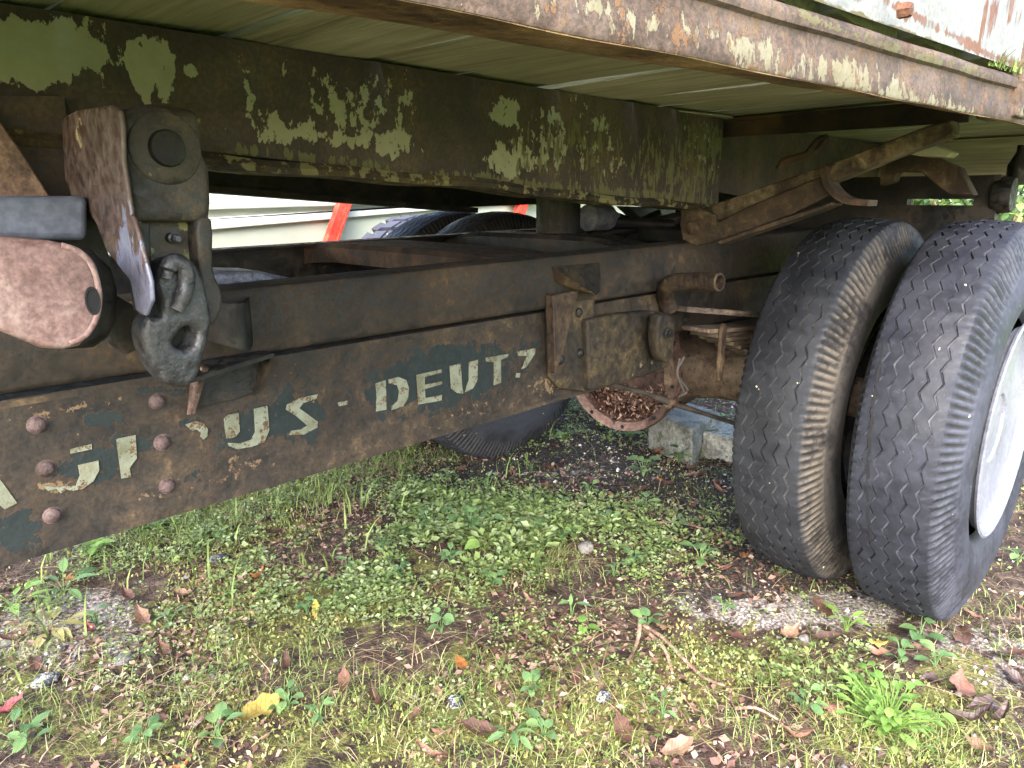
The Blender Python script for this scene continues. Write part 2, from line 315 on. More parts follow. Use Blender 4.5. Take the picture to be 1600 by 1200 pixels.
def mk(verts, faces, smooth=True, attrs=None, center=True):
    v = np.asarray(verts, float).reshape(-1, 3)
    c = (v.min(0) + v.max(0)) / 2 if center else np.zeros(3)
    me = bpy.data.meshes.new('mesh'); me.from_pydata((v - c).tolist(), [], faces if isinstance(faces, list) else faces.tolist())
    me.validate()
    for k, a in (attrs or {}).items():
        at = me.attributes.new(k, 'FLOAT', 'POINT'); at.data.foreach_set('value', np.asarray(a, np.float32))
    if smooth: me.shade_smooth() if hasattr(me, 'shade_smooth') else me.polygons.foreach_set('use_smooth', [True] * len(me.polygons))
    return me, c
def part(name, vf, mat, parent=None, bevel=0, smooth=True, attrs=None, seg=2, sharp=38):
    me, c = mk(vf[0], vf[1], smooth, attrs)
    if smooth and sharp: me.set_sharp_from_angle(angle=R(sharp))
    return link(name, me, mat, parent, c, bevel, seg)
def join(*vfs):
    V, F, k = [], [], 0
    for v, f in vfs:
        V += [tuple(x) for x in v]; F += [[i + k for i in q] for q in f]; k += len(v)
    return V, F
def box(x0, x1, y0, y1, z0, z1):
    V = [(x, y, z) for x in (x0, x1) for y in (y0, y1) for z in (z0, z1)]
    return V, [[0, 1, 3, 2], [4, 6, 7, 5], [0, 4, 5, 1], [2, 3, 7, 6], [0, 2, 6, 4], [1, 5, 7, 3]]
def obox(a, b, wv, hv):
    """beam from a to b with half-size vectors wv, hv"""
    a, b, wv, hv = map(Vector, (a, b, wv, hv))
    V = [p + s * wv + t * hv for p in (a, b) for s in (-1, 1) for t in (-1, 1)]
    return V, [[0, 1, 3, 2], [4, 6, 7, 5], [0, 4, 5, 1], [2, 3, 7, 6], [0, 2, 6, 4], [1, 5, 7, 3]]
def prism(pts, d):
    """closed polygon (list of Vectors) swept by vector d"""
    n = len(pts); d = Vector(d); pts = [Vector(p) for p in pts]
    V = pts + [p + d for p in pts]
    F = [list(range(n))[::-1], list(range(n, 2 * n))] + [[i, (i + 1) % n, n + (i + 1) % n, n + i] for i in range(n)]
    bm = bmesh.new(); vs = [bm.verts.new(v) for v in V]
    for f in F: bm.faces.new([vs[i] for i in f])
    bmesh.ops.recalc_face_normals(bm, faces=bm.faces); bm.verts.index_update()
    out = [v.co.copy() for v in bm.verts], [[v.index for v in f.verts] for f in bm.faces]
    bm.free(); return out
def tube(pts, r, seg=10, cap=True):
    pts = [Vector(p) for p in pts]; n = len(pts); V, F = [], []
    rs = r if isinstance(r, (list, tuple)) else [r] * n
    up = Vector((.31, .17, .93))
    for i, p in enumerate(pts):
        t = (pts[min(i + 1, n - 1)] - pts[max(i - 1, 0)]).normalized()
        a = t.cross(up).normalized(); b = t.cross(a)
        for k in range(seg):
            q = 2 * math.pi * k / seg; V.append(p + rs[i] * (math.cos(q) * a + math.sin(q) * b))
    for i in range(n - 1):
        for k in range(seg): F.append([i * seg + k, i * seg + (k + 1) % seg, (i + 1) * seg + (k + 1) % seg, (i + 1) * seg + k])
    if cap: F += [list(range(seg))[::-1], list(range((n - 1) * seg, n * seg))]
    return V, F
def lathe(prof, c, axis='Y', seg=48, cap=False):
    """prof = [(along, radius)]"""
    V, F = [], []; n = len(prof)
    for (a, r) in prof:
        for k in range(seg):
            q = 2 * math.pi * k / seg; x, z = r * math.cos(q), r * math.sin(q)
            p = {'Y': (x, a, z), 'X': (a, x, z), 'Z': (x, z, a)}[axis]
            V.append((c[0] + p[0], c[1] + p[1], c[2] + p[2]))
    for i in range(n - 1):
        for k in range(seg): F.append([i * seg + k, i * seg + (k + 1) % seg, (i + 1) * seg + (k + 1) % seg, (i + 1) * seg + k])
    if cap: F += [list(range(seg))[::-1], list(range((n - 1) * seg, n * seg))]
    return V, F
def ring_path(pts, n=4):
    """Catmull-Rom refinement of an open path"""
    pts = [Vector(p) for p in pts]; out = []
    for i in range(len(pts) - 1):
        p0, p1, p2, p3 = pts[max(i - 1, 0)], pts[i], pts[i + 1], pts[min(i + 2, len(pts) - 1)]
        for k in range(n):
            t = k / n
            out.append(.5 * ((2 * p1) + (p2 - p0) * t + (2 * p0 - 5 * p1 + 4 * p2 - p3) * t * t + (3 * p1 - p0 - 3 * p2 + p3) * t ** 3))
    return out + [pts[-1]]
def closed_path(pts, n=3):
    pts = [Vector(p) for p in pts]; m = len(pts); out = []
    for i in range(m):
        p0, p1, p2, p3 = pts[i - 1], pts[i], pts[(i + 1) % m], pts[(i + 2) % m]
        for k in range(n):
            t = k / n
            out.append(.5 * ((2 * p1) + (p2 - p0) * t + (2 * p0 - 5 * p1 + 4 * p2 - p3) * t * t + (3 * p1 - p0 - 3 * p2 + p3) * t ** 3))
    return out
def plate_xz(outer, Y, depth, holes=(), bev=.003, bres=2):
    """plate traced in an XZ plane at Y, thickness depth away from the viewer, with holes and rounded edges"""
    cu = bpy.data.curves.new('plate', 'CURVE'); cu.dimensions = '2D'; cu.fill_mode = 'BOTH'
    cu.extrude = max(depth / 2 - bev, .0002); cu.bevel_depth = bev; cu.bevel_resolution = bres; cu.offset = -bev
    for lp in [outer] + list(holes):
        s = cu.splines.new('POLY'); s.points.add(len(lp) - 1); s.use_cyclic_u = True
        for k, p in enumerate(lp): s.points[k].co = (p[0], p[2], 0, 1)
    o = bpy.data.objects.new('plate', cu); COL.objects.link(o)
    dg = bpy.context.evaluated_depsgraph_get(); me = bpy.data.meshes.new_from_object(o.evaluated_get(dg))
    V = [(v.co.x, Y + depth / 2 - v.co.z, v.co.y) for v in me.vertices]; F = [list(p.vertices)[::-1] for p in me.polygons]
    bpy.data.objects.remove(o); bpy.data.curves.remove(cu); bpy.data.meshes.remove(me)
    bm = bmesh.new(); vs = [bm.verts.new(v) for v in V]
    for f in F:
        try: bm.faces.new([vs[i] for i in f])
        except ValueError: pass
    bmesh.ops.remove_doubles(bm, verts=bm.verts, dist=1e-5); bmesh.ops.recalc_face_normals(bm, faces=bm.faces); bm.verts.index_update()
    out = [tuple(v.co) for v in bm.verts], [[v.index for v in f.verts] for f in bm.faces]; bm.free(); return out
def px_poly(L, Y=None, X=None): return [P(a, b, Y=Y, X=X) for a, b in L]
def facegrid(tl, tr, bl, br, nx, nz, wob=0.0):
    """bilinear front sheet"""
    u = np.linspace(0, 1, nx + 1)[None, :, None]; t = np.linspace(0, 1, nz + 1)[:, None, None]
    tl, tr, bl, br = [np.array(p)[None, None, :] for p in (tl, tr, bl, br)]
    v = ((tl * (1 - u) + tr * u) * (1 - t) + (bl * (1 - u) + br * u) * t).reshape(-1, 3)
    if wob: v[:, 1] += wob * fbm(v[:, 0], v[:, 2], 6, 3, 5)
    i = np.arange((nx + 1) * (nz + 1)).reshape(nz + 1, nx + 1)
    f = np.stack((i[:-1, :-1], i[1:, :-1], i[1:, 1:], i[:-1, 1:]), -1).reshape(-1, 4)
    return v, f

# ------------------------------------------------------------------ ground
GX0, GX1, GY0, GY1 = -1.6, 4.2, -1.3, 4.2
def gh(x, y):
    h = .05 * fbm(x, y, 1.1, 3, 3) + .035 * fbm(x, y, 6, 4, 9)
    far = np.clip((np.hypot(x - 1.3, y - 1.2) - 3.2) / 3, 0, 1)
    return h * (1 - far * .6)
def axis_pts(a, b, st, reach, g=1.32):
    c = list(np.arange(a, b + st / 2, st)); d = st; p = c[-1]
    while p < b + reach: d *= g; p += d; c.append(p)
    d = st; p = c[0]; pre = []
    while p > a - reach: d *= g; p -= d; pre.append(p)
    return np.array(pre[::-1] + c)
SOIL = [(940, 725, 340, 80, 1.1, 4), (1160, 850, 170, 120, .9), (760, 700, 120, 40, .8), (1300, 930, 160, 40, .6), (560, 850, 60, 25, .4)]
GRAV = [(120, 985, 130, 70, .9), (1240, 955, 180, 32, .75), (880, 735, 90, 16, .42), (1540, 1030, 140, 60, .55), (300, 1010, 120, 40, .4)]
MOSS = [(150, 1110, 260, 90, .7), (420, 960, 330, 120, .6), (330, 800, 200, 60, .7), (800, 1090, 330, 110, .75), (1080, 1040, 130, 60, .85), (1240, 1030, 160, 45, .6), (1500, 1040, 70, 30, .75), (560, 1130, 200, 80, .6), (1400, 1130, 200, 90, .6), (500, 740, 130, 50, .6)]
COVER = [(690, 845, 230, 75, 1.0, 6), (430, 900, 220, 60, .42), (960, 850, 200, 70, .75), (600, 940, 230, 70, .65), (1000, 690, 230, 40, .2), (1080, 800, 120, 60, .5), (300, 860, 200, 50, .4), (560, 1080, 260, 80, .25), (120, 920, 160, 50, .3), (1000, 1050, 200, 90, .3), (200, 1120, 250, 90, .3), (1250, 1130, 200, 90, .2)]
GRASS = [(420, 770, 320, 45, 1.0, -22), (580, 715, 110, 45, 1.0), (830, 880, 60, 60, .6), (560, 1080, 330, 90, .5), (1000, 1120, 330, 80, .55), (1250, 1080, 200, 80, .6), (1480, 1120, 170, 90, .5), (1290, 950, 260, 30, .35), (780, 1000, 220, 60, .45), (200, 1100, 260, 90, .4), (1150, 760, 60, 40, .3)]
def ground():
    xs = axis_pts(GX0, GX1, .016, 130); ys = axis_pts(GY0, GY1, .016, 130)
    X, Yg = np.meshgrid(xs, ys); v = np.stack((X.ravel(), Yg.ravel(), gh(X, Yg).ravel()), 1)
    nx = len(xs); i = np.arange(len(v)).reshape(len(ys), nx)
    f = np.stack((i[:-1, :-1], i[:-1, 1:], i[1:, 1:], i[1:, :-1]), -1).reshape(-1, 4)
    fwd = v[:, 0] * ch + v[:, 1] * sh
    pp = proj(np.where((fwd > .35)[:, None], v, np.array((1.0, .6, 0)))); ok = fwd > .35
    A = {}
    for k, L in (('soil', SOIL), ('gravel', GRAV), ('moss', MOSS)): A[k] = np.where(ok, blobs(pp, L), .25)
    dist = np.hypot(v[:, 0] - 1.3, v[:, 1] - 1.2)
    A['lawn'] = np.clip((dist - 2.6) / 1.5, 0, 1) * .9
    A['moss'] = np.where(dist > 2.6, .6, A['moss'])
    me, c = mk(v, f, True, A, False)
    tag(link('ground', me, 'ground'), kind='structure')
ground()

# ------------------------------------------------------------------ the tipping trailer
TR = empty('tipping_trailer', (1.96, 1.43, 0))
tag(TR, 'rusty old flatbed tipping trailer on twin tyres seen from underneath its bed', 'trailer')

YR = 1.02                                                   # outer face of the near chassis rail
# chassis rails -------------------------------------------------
def chassis_rail(Y, side):
    z0, z1 = .607, .815
    nx, nz = 330, 34
    if side < 0:
        v, f = facegrid((-.75, Y, z1), (1.62, Y, z1), (-.75, Y, z0), (1.62, Y, z0), nx, nz, .004)
        # the lower edge sweeps up behind the hanger
        pp = proj(v)
        A = {'paint': blobs(pp, [(150, 725, 62, 30, .9, -12), (195, 695, 45, 18, .8), (30, 830, 40, 40, .85), (165, 655, 45, 16, .75), (300, 665, 40, 18, .7), (392, 668, 70, 32, .85, -20), (460, 650, 60, 46, .85), (250, 610, 60, 10, .6),
                                (690, 590, 130, 52, .95, -13), (600, 610, 40, 45, .75), (690, 628, 90, 16, .7, -12), (440, 590, 60, 14, .5), (820, 545, 50, 20, .55), (310, 745, 26, 24, .5)]),
             'scale': blobs(pp, [(390, 725, 60, 16, .43), (100, 640, 120, 8, .5, -12), (90, 762, 40, 12, .55), (740, 640, 100, 18, .35, -18), (860, 600, 40, 22, .5), (300, 760, 120, 20, .35, -16), (560, 700, 90, 14, .3, -16), (400, 690, 900, 500, .12)])}
        web = part('chassis_rail', (v, f), 'rail', TR, attrs=A)
        s = 1
    else:
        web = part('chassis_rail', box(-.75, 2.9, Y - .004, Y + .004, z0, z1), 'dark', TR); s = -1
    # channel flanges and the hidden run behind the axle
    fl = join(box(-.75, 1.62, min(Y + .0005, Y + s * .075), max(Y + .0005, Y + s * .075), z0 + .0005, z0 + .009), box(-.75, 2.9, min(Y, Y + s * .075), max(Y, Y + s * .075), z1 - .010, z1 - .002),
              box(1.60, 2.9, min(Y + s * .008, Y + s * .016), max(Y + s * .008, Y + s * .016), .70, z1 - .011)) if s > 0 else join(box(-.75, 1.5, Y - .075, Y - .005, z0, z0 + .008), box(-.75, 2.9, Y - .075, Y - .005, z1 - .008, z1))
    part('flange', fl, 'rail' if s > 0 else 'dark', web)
    return web
rail = chassis_rail(YR, -1)
chassis_rail(1.84, 1)
for (a, b) in [(58, 664), (71, 732), (82, 805), (245, 627), (254, 691), (262, 759), (-30, 684), (-22, 752), (313, 612), (372, 606)]:
    c = P(a, b, Y=YR); r = .0102
    part('rivet', lathe([(.002, r * 1.22), (0, r * 1.2), (-.001, r)] + [(-.001 - r * .72 * math.sin(q), r * math.cos(q)) for q in np.linspace(.15, 1.5, 6)], c, 'Y', 18), 'rivet', rail)
LET = [
    [(0, 749), (6, 757), (27, 786), (8, 796), (0, 790), (-14, 770)],
    [(110, 702), (143.5, 694), (143.5, 702), (110.5, 709)],
    [(122, 727), (154, 720), (155, 735), (146, 752), (129, 764), (114, 767), (104, 765), (95, 771), (88, 764), (75, 767), (66, 758), (85, 761), (105, 760), (119, 759), (125, 743)],
    [(182, 686), (212, 680), (214, 716), (205, 728), (203, 733), (205, 745), (190, 748)],
    [(290, 664), (306, 658), (318, 661), (325, 671), (324, 682), (318, 687), (313, 682), (315, 677), (307, 671), (300, 673)],
    [(350, 654), (358, 648), (373, 645), (375, 674), (368, 683), (354, 686), (352, 672)],
    [(397, 639), (418, 634), (421, 672), (413, 691), (394, 698), (371, 702), (358, 697), (356, 692), (376, 693), (393, 687), (399, 675)],
    [(497, 616), (494, 623), (474, 630), (468, 638), (497, 659), (496, 668), (475, 679), (452, 680), (456, 673), (471, 671), (480, 665), (463, 650), (447, 640), (449, 632), (468, 622)],
    [(528, 629), (543, 626), (543, 632), (530, 635)],
    [(587, 599), (603, 594), (604, 640), (588, 643), (589, 622)],
    [(607, 593), (623, 589), (635, 594), (639, 606), (638, 622), (630, 635), (612, 641), (613, 635), (622, 626), (624, 612), (621, 602), (608, 599)],
    [(651, 586), (668, 582), (690, 577), (690, 582), (664, 589), (664, 601), (691, 596), (691, 600), (664, 608), (665, 622), (691, 617), (690, 626), (654, 632)],
    [(703, 572), (720, 568), (722, 600), (724, 615), (714, 614), (705, 607)],
    [(733, 566), (747, 562), (746, 594), (739, 607), (727, 613), (730, 602), (733, 594)],
    [(759, 559), (795, 553), (793, 558), (783, 562), (783, 598), (772, 602), (772, 566), (760, 565)],
    [(809, 549), (837, 544), (836, 553), (822, 574), (815, 577), (824, 556), (810, 556)], [(807, 583), (813, 583), (812, 590), (806, 590)]]
for L in LET:
    pts = px_poly(L, Y=YR - .0022)
    part('letter', prism(pts, (0, .0016, 0)), 'letter', rail, smooth=False)

# subframe rail on top of the chassis rail (near: rounded channel, a little proud)
def sub_rail(Y, near):
    d = 1 if near else -1
    prof = [(0.070, .118), (.012, .118), (.004, .115), (0, .107), (-.002, .060), (0, .012), (.004, .004), (.012, 0.0), (.070, 0.0), (.070, .006), (.016, .006), (.008, .014), (.006, .106), (.014, .112), (.070, .112)]
    xs = np.linspace(-.75, 3.0, 30); V, F = [], []
    for x in xs:
        for (y, z) in prof: V.append((x, Y + d * y + .003 * math.sin(x * 3.1) * d, .822 + z / .118 * (.918 + .0125 * x - .822)))
    n = len(prof)
    for i in range(len(xs) - 1):
        for k in range(n): F.append([i * n + k, i * n + (k + 1) % n, (i + 1) * n + (k + 1) % n, (i + 1) * n + k])
    F += [list(range(n)), list(range((len(xs) - 1) * n, len(xs) * n))[::-1]]
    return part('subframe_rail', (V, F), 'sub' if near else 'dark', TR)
SUB = sub_rail(YR - .012, True); sub_rail(1.852, False)

# tipping beams of the bed -----------------------------------------
YB = .95
def tipping_beam():
    tl, bl = P(0, 3, Y=YB), P(0, 190, Y=YB)
    x0, x1 = -.09, 1.72
    zt0, zt1 = 1.2455, 1.2455
    b1, b2 = P(335, 238, Y=YB), P(1060, 316, Y=YB)
    sl_ = (b2.z - b1.z) / (b2.x - b1.x); zb = lambda x: b1.z + sl_ * (x - b1.x)
    v, f = facegrid((x0, YB, zt0), (x1, YB, zt1), (x0, YB, zb(x0)), (x1, YB, zb(x1)), 320, 44, .003)
    pp = proj(v)
    A = {'paint': blobs(pp, [(75, 85, 100, 52, .95), (20, 70, 60, 45, .9), (235, 108, 46, 50, .9, 20), (300, 110, 14, 14, .6), (420, 180, 70, 45, .42), (520, 175, 80, 75, .46), (600, 165, 60, 62, .52), (460, 205, 90, 26, .62), (615, 222, 45, 26, .68), (550, 218, 60, 20, .62), (450, 110, 100, 32, .36, 10), (380, 120, 60, 40, .3),
                            (790, 175, 24, 26, .75), (800, 248, 50, 34, .64), (855, 210, 60, 66, .5), (930, 225, 60, 70, .44), (1100, 240, 35, 60, .42), (10, 60, 200, 8, .3)]),
         'moss': blobs(pp, [(900, 230, 130, 80, .42), (1060, 250, 110, 90, .5), (1110, 225, 22, 38, .65), (500, 250, 200, 14, .5, 7), (800, 285, 200, 12, .55, 7), (1000, 305, 150, 14, .6, 5)])}
    web = part('tipping_beam', (v, f), 'beam', TR, attrs=A)
    th = .016
    V, F = [], []
    for x in np.linspace(x0, x1, 60):
        w_ = .0025 * math.sin(x * 9) + .002 * math.sin(x * 23)
        z = zb(x) + w_
        V += [(x, YB - .016, z - th), (x, YB - .018, z - th * .5), (x, YB - .014, z), (x, YB + .07, z), (x, YB + .07, z - th)]
    for i in range(59):
        for k in range(5): F.append([i * 5 + k, i * 5 + (k + 1) % 5, i * 5 + 5 + (k + 1) % 5, i * 5 + 5 + k])
    F += [[0, 1, 2, 3, 4], [59 * 5 + k for k in (4, 3, 2, 1, 0)]]
    part('bottom_flange', (V, F), 'hanger', web, attrs={'paint': np.full(len(V), .42)})
    part('top_flange', box(x0, x1, YB + .001, YB + .07, zt0 - .008, zt0 - .001), 'dark', web)
    part('end_plate', box(x1 + .001, x1 + .009, YB + .002, YB + .09, zb(x1), zt0 - .01), 'beam', web)
    # set-back rear length beyond the step
    part('rear_web', prism([(x1 + .01, YB + .03, zt0 - .002), (3.1, YB + .03, zt0 - .002), (3.1, YB + .03, 1.10), (2.1, YB + .03, 1.04), (x1 + .01, YB + .03, zb(x1) + .04)], (0, .01, 0)), 'beam', web)
    # far beam, tapered the same way
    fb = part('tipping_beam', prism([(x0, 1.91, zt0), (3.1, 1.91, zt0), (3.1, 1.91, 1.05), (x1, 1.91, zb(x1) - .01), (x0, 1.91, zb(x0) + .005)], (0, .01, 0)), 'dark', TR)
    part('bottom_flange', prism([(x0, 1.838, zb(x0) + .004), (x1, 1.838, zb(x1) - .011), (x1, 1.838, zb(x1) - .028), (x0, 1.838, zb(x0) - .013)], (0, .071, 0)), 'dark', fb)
    return web, zb
BEAM, zb = tipping_beam()

# bed planks, one by one
ZF = 1.2485
seams = [-.10, .08, .27, .47, .68, .885, 1.09, 1.323, 1.49, 1.66, 1.86, 2.06, 2.27, 2.48, 2.70, 2.92, 3.15]
def side_y(x): return .408 - .098 * (min(x, 1.65) - .26) if np.isscalar(x) else .408 - .098 * (np.minimum(x, 1.65) - .26)
for k in range(len(seams) - 1):
    a, b = seams[k] + .0035, seams[k + 1] - .0035
    g = {4: .007, 6: .004, 7: .007, 8: .006}.get(k, 0)
    dz = random.uniform(0, .004); xs = np.linspace(a + g, b, 5); V, F = [], []
    ysn = np.linspace(side_y(a) + .012, 2.55, 26)
    for y in ysn:
        sag = .0025 * math.sin(y * 5 + k * 2) + dz
        for j, x in enumerate(xs): V.append((x + .002 * math.sin(y * 7 + k), y, ZF + sag + (.003 if j in (0, 4) else 0)))
        for x in xs[::-1]: V.append((x + .002 * math.sin(y * 7 + k), y, ZF + .032))
    n = 10
    for i in range(len(ysn) - 1):
        for j in range(n): F.append([i * n + j, i * n + (j + 1) % n, (i + 1) * n + (j + 1) % n, (i + 1) * n + j])
    F += [list(range(n)), list(range((len(ysn) - 1) * n, len(ysn) * n))[::-1]]
    part('floor_plank', (V, F), 'wood', TR)
# two sprung-off splinters under the planks
for (L, X) in [([(1300, 140), (1440, 120), (1444, 125), (1305, 147)], None), ([(1060, 172), (1140, 181), (1150, 185), (1100, 182)], None)]:
    pts = [P(a, b, Z=ZF - .004) for a, b in L]; part('splinter', prism(pts, (0, 0, -.003)), 'wood', TR, smooth=False)
# steel cross angle under the planks
part('cross_angle', join(box(1.745, 1.80, .42, 2.4, ZF - .012, ZF - .004), box(1.745, 1.752, .42, 2.4, ZF - .05, ZF - .013)), 'cross', TR)
for x in (.36, ): part('cross_angle', box(x, x + .006, 1.03, 2.4, ZF - .06, ZF - .004), 'cross', TR)

# side rail of the bed: rolled channel, lower flange, bead and gap under the drop side
def side_rail():
    xs = np.linspace(-.10, 3.15, 90)
    def sweep(prof, wob=.0005, taper=False):
        V, F = [], []; n = len(prof)
        for x in xs:
            y0 = side_y(x); zz = 1.172
            for (y, z) in prof:
                if taper and y > .01: y *= max(.28, 1.06 - .62 * x)
                V.append((x, y0 + y + wob * math.sin(x * 31 + z * 90), zz + z + wob * math.sin(x * 23 + y * 70)))
        for i in range(len(xs) - 1):
            for k in range(n): F.append([i * n + k, i * n + (k + 1) % n, (i + 1) * n + (k + 1) % n, (i + 1) * n + k])
        F += [list(range(n)), list(range((len(xs) - 1) * n, len(xs) * n))[::-1]]
        return np.array(V), F
    web = [(0, 0.0), (-.0015, .003), (0, .022), (.003, .043), (.002, .047), (-.003, .050), (-.0045, .056), (-.003, .063), (.001, .067), (.03, .068), (.03, .062), (.012, .058), (.010, .010)]
    V, F = sweep(web)
    pp = proj(V); A = {'paint': blobs(pp, [(1330, 118, 60, 30, .72, 18), (1390, 140, 70, 22, .7, 16), (1180, 78, 46, 40, .64, 18), (1110, 60, 26, 34, .6), (1475, 160, 50, 16, .58, 14), (1040, 45, 140, 34, .5, 14), (860, 14, 120, 24, .5), (1260, 104, 40, 26, .62)]),
                       'moss': blobs(pp, [(1390, 72, 120, 13, .62, 19), (1520, 112, 60, 12, .6, 20), (1270, 28, 90, 14, .55, 19)])}
    sr = part('side_rail', (V, F), 'siderail', TR, attrs=A)
    V, F = sweep([(.001, -.001), (.05, .001), (.096, .005), (.097, .010), (.05, .008), (.001, .008)], .0008, True)
    part('lower_flange', (V, F), 'underflange', sr)
    return sr
SR = side_rail()
# far side rail
part('side_rail', box(-.1, 3.15, 2.56, 2.60, 1.17, 1.26), 'siderail', TR)
# drop side: sheet panel with rust streaks and bolts
def drop_side():
    x0, x1 = -.08, 1.448; zt = 1.66
    zl = lambda x: 1.172 + .076
    v, f = facegrid((x0, side_y(x0) - .008, zt), (x1, side_y(x1) - .008, zt), (x0, side_y(x0) - .004, zl(x0)), (x1, side_y(x1) - .004, zl(x1)), 240, 60, .004)
    pp = proj(v)
    rust = blobs(pp, [(1420, 20, 80, 8, .62, 28), (1520, 72, 70, 8, .66, 28), (1590, 100, 50, 8, .6, 20), (1545, 30, 12, 50, .55, 12), (1490, 45, 8, 40, .4), (1415, 20, 10, 16, .6), (1330, -10, 60, 8, .5, 25), (1585, 10, 14, 40, .5)])
    moss = blobs(pp, [(1390, 45, 160, 9, .75, 20), (1520, 92, 90, 8, .6, 20), (1280, 5, 60, 10, .7, 20)])
    pn = part('drop_side', (v, f), 'board', TR, attrs={'rust': rust, 'moss': moss})
    part('back_skin', prism([(x0, side_y(x0) + .02, 1.29), (x1, side_y(x1) + .02, 1.29), (x1, side_y(x1) + .02, zt), (x0, side_y(x0) + .02, zt)], (0, .008, 0)), 'board', pn)
    for (a, b) in [(1413, 16), (1523, 70), (1548, 28)]:
        c = P(a, b, Y=side_y(1.1) - .012)
        part('bolt', lathe([(.006, .009), (-.004, .009), (-.008, .0075), (-.009, .0)], c, 'Y', 6), 'ruststreak', pn)
drop_side()
part('drop_side', box(1.56, 3.13, .258, .285, 1.30, 1.66), 'board', TR, bevel=.004)
part('drop_side', box(-.08, 3.13, 2.585, 2.605, 1.27, 1.66), 'board', TR)
part('headboard', box(-.125, -.102, .42, 2.6, 1.20, 1.72), 'board', TR, bevel=.003)
part('tailboard', box(3.155, 3.18, .24, 2.6, 1.20, 1.66), 'board', TR, bevel=.003)
# corner stake with pivot pin at the end of the drop side
sx = 1.455
sk = part('stake', join(box(sx, sx + .075, side_y(sx) - .012, side_y(sx) + .05, 1.178, 1.75)), 'siderail', TR, bevel=.004, attrs={'paint': np.full(8, .45), 'moss': np.zeros(8)})
pc = Vector((sx + .035, side_y(sx) - .0125, 1.196))
part('pivot_pin', lathe([(.02, .010), (-.003, .010), (-.006, .008), (-.007, .0)], pc, 'Y', 24), 'tank', sk)

# outrigger under the bed ----------------------------------------
XO = 1.615
o_up = part('outrigger', prism(px_poly([(1108, 322), (1180, 296), (1300, 255), (1450, 196), (1490, 188), (1490, 212), (1404, 243), (1314, 280), (1252, 298), (1174, 330), (1118, 346)], X=XO), (.045, 0, 0)), 'bar', TR, bevel=.003)
part('brace_arm', prism(px_poly([(1118, 349), (1170, 322), (1282, 276), (1296, 305), (1235, 336), (1170, 360), (1110, 380), (1086, 384), (1066, 374), (1062, 350), (1064, 326), (1092, 326), (1118, 336)], X=XO - .012), (.016, 0, 0)), 'outrigger', o_up, bevel=.003)
part('lower_lip', prism(px_poly([(1120, 377), (1235, 337), (1300, 316), (1300, 321), (1238, 344), (1124, 382)], X=XO - .03), (.06, 0, 0)), 'outrigger', o_up, bevel=.002)
arc = ring_path(px_poly([(1284, 262), (1288, 285), (1300, 304), (1322, 318), (1358, 322)], X=XO - .01), 5)
V, F = [], []
for i, p in enumerate(arc):
    t = (arc[min(i + 1, len(arc) - 1)] - arc[max(i - 1, 0)]).normalized(); nn = t.cross(Vector((1, 0, 0)))
    V += [p + Vector((-.012, 0, 0)), p + Vector((.045, 0, 0)), p + Vector((.045, 0, 0)) + nn * .012, p + Vector((-.012, 0, 0)) + nn * .012]
for i in range(len(arc) - 1):
    for k in range(4): F.append([i * 4 + k, i * 4 + (k + 1) % 4, i * 4 + 4 + (k + 1) % 4, i * 4 + 4 + k])
F += [[3, 2, 1, 0], [len(V) - 4 + k for k in range(4)]]
part('saddle_plate', (V, F), 'cross', o_up)
bc = P(1083, 355, X=XO - .013)
part('bolt', lathe([(.0, .017), (-.006, .017), (-.012, .013), (-.014, .006), (-.014, 0)], bc, 'X', 20), 'outrigger', o_up)
part('locking_lever', tube(ring_path(px_poly([(1218, 264), (1224, 252), (1246, 246), (1262, 240), (1272, 228), (1280, 219), (1290, 216), (1288, 224), (1278, 234)], X=XO - .02), 4), .008, 10), 'cross', o_up)
# timber packing strut beyond the outrigger
part('timber_strut', prism(px_poly([(1395, 226), (1462, 226), (1488, 238), (1478, 246), (1436, 244), (1395, 236)], X=2.0), (.07, 0, 0)), 'wood', TR, bevel=.003)
part('mudguard_bracket', prism(px_poly([(1376, 236), (1450, 240), (1500, 262), (1522, 305), (1482, 305), (1440, 270), (1402, 268), (1396, 284), (1374, 290)], X=2.25), (.05, 0, 0)), 'outrigger', TR, bevel=.004)
# rear cross beam with a slot, and the bed's rear cross timber
def rear_cross():
    X = 2.6
    y1, y0 = P(1366, 300, X=X).y, P(1560, 300, X=X).y
    z1, z0 = P(1560, 273, X=X).z, P(1560, 352, X=X).z - .1
    sl1, sl0 = P(1418, 311, X=X), P(1520, 321, X=X)
    parts = [box(X, X + .06, y0, sl0.y, z0, z1), box(X, X + .06, sl1.y, y1 + .75, z0, z1), box(X, X + .06, sl0.y, sl1.y, sl1.z, z1), box(X, X + .06, sl0.y, sl1.y, z0, sl0.z)]
    return part('rear_crossbeam', join(*parts), 'dark', TR)
rear_cross()
part('dark_gap_blocker', box(2.46, 2.47, 1.03, 1.83, .50, .93), 'dark', TR)  # added dark sheet, hides the bright ground seen past the axle
cc = P(1562, 305, X=2.6)
part('beam_end_tube', lathe([(-.03, .05), (0.0, .055), (.02, .05)], (2.63, cc.y, cc.z), 'Y', 24, True), 'dark', TR)
part('rear_timber', box(2.95, 3.05, .33, 2.4, 1.10, 1.243), 'wood', TR, bevel=.006)
part('hanging_bolt', lathe([(-.06, .022), (-.03, .03), (0, .03), (.04, .012), (.06, .012)], (2.8, P(1592, 258, X=2.8).y, P(1592, 258, X=2.8).z), 'Z', 14, True), 'dark', TR)

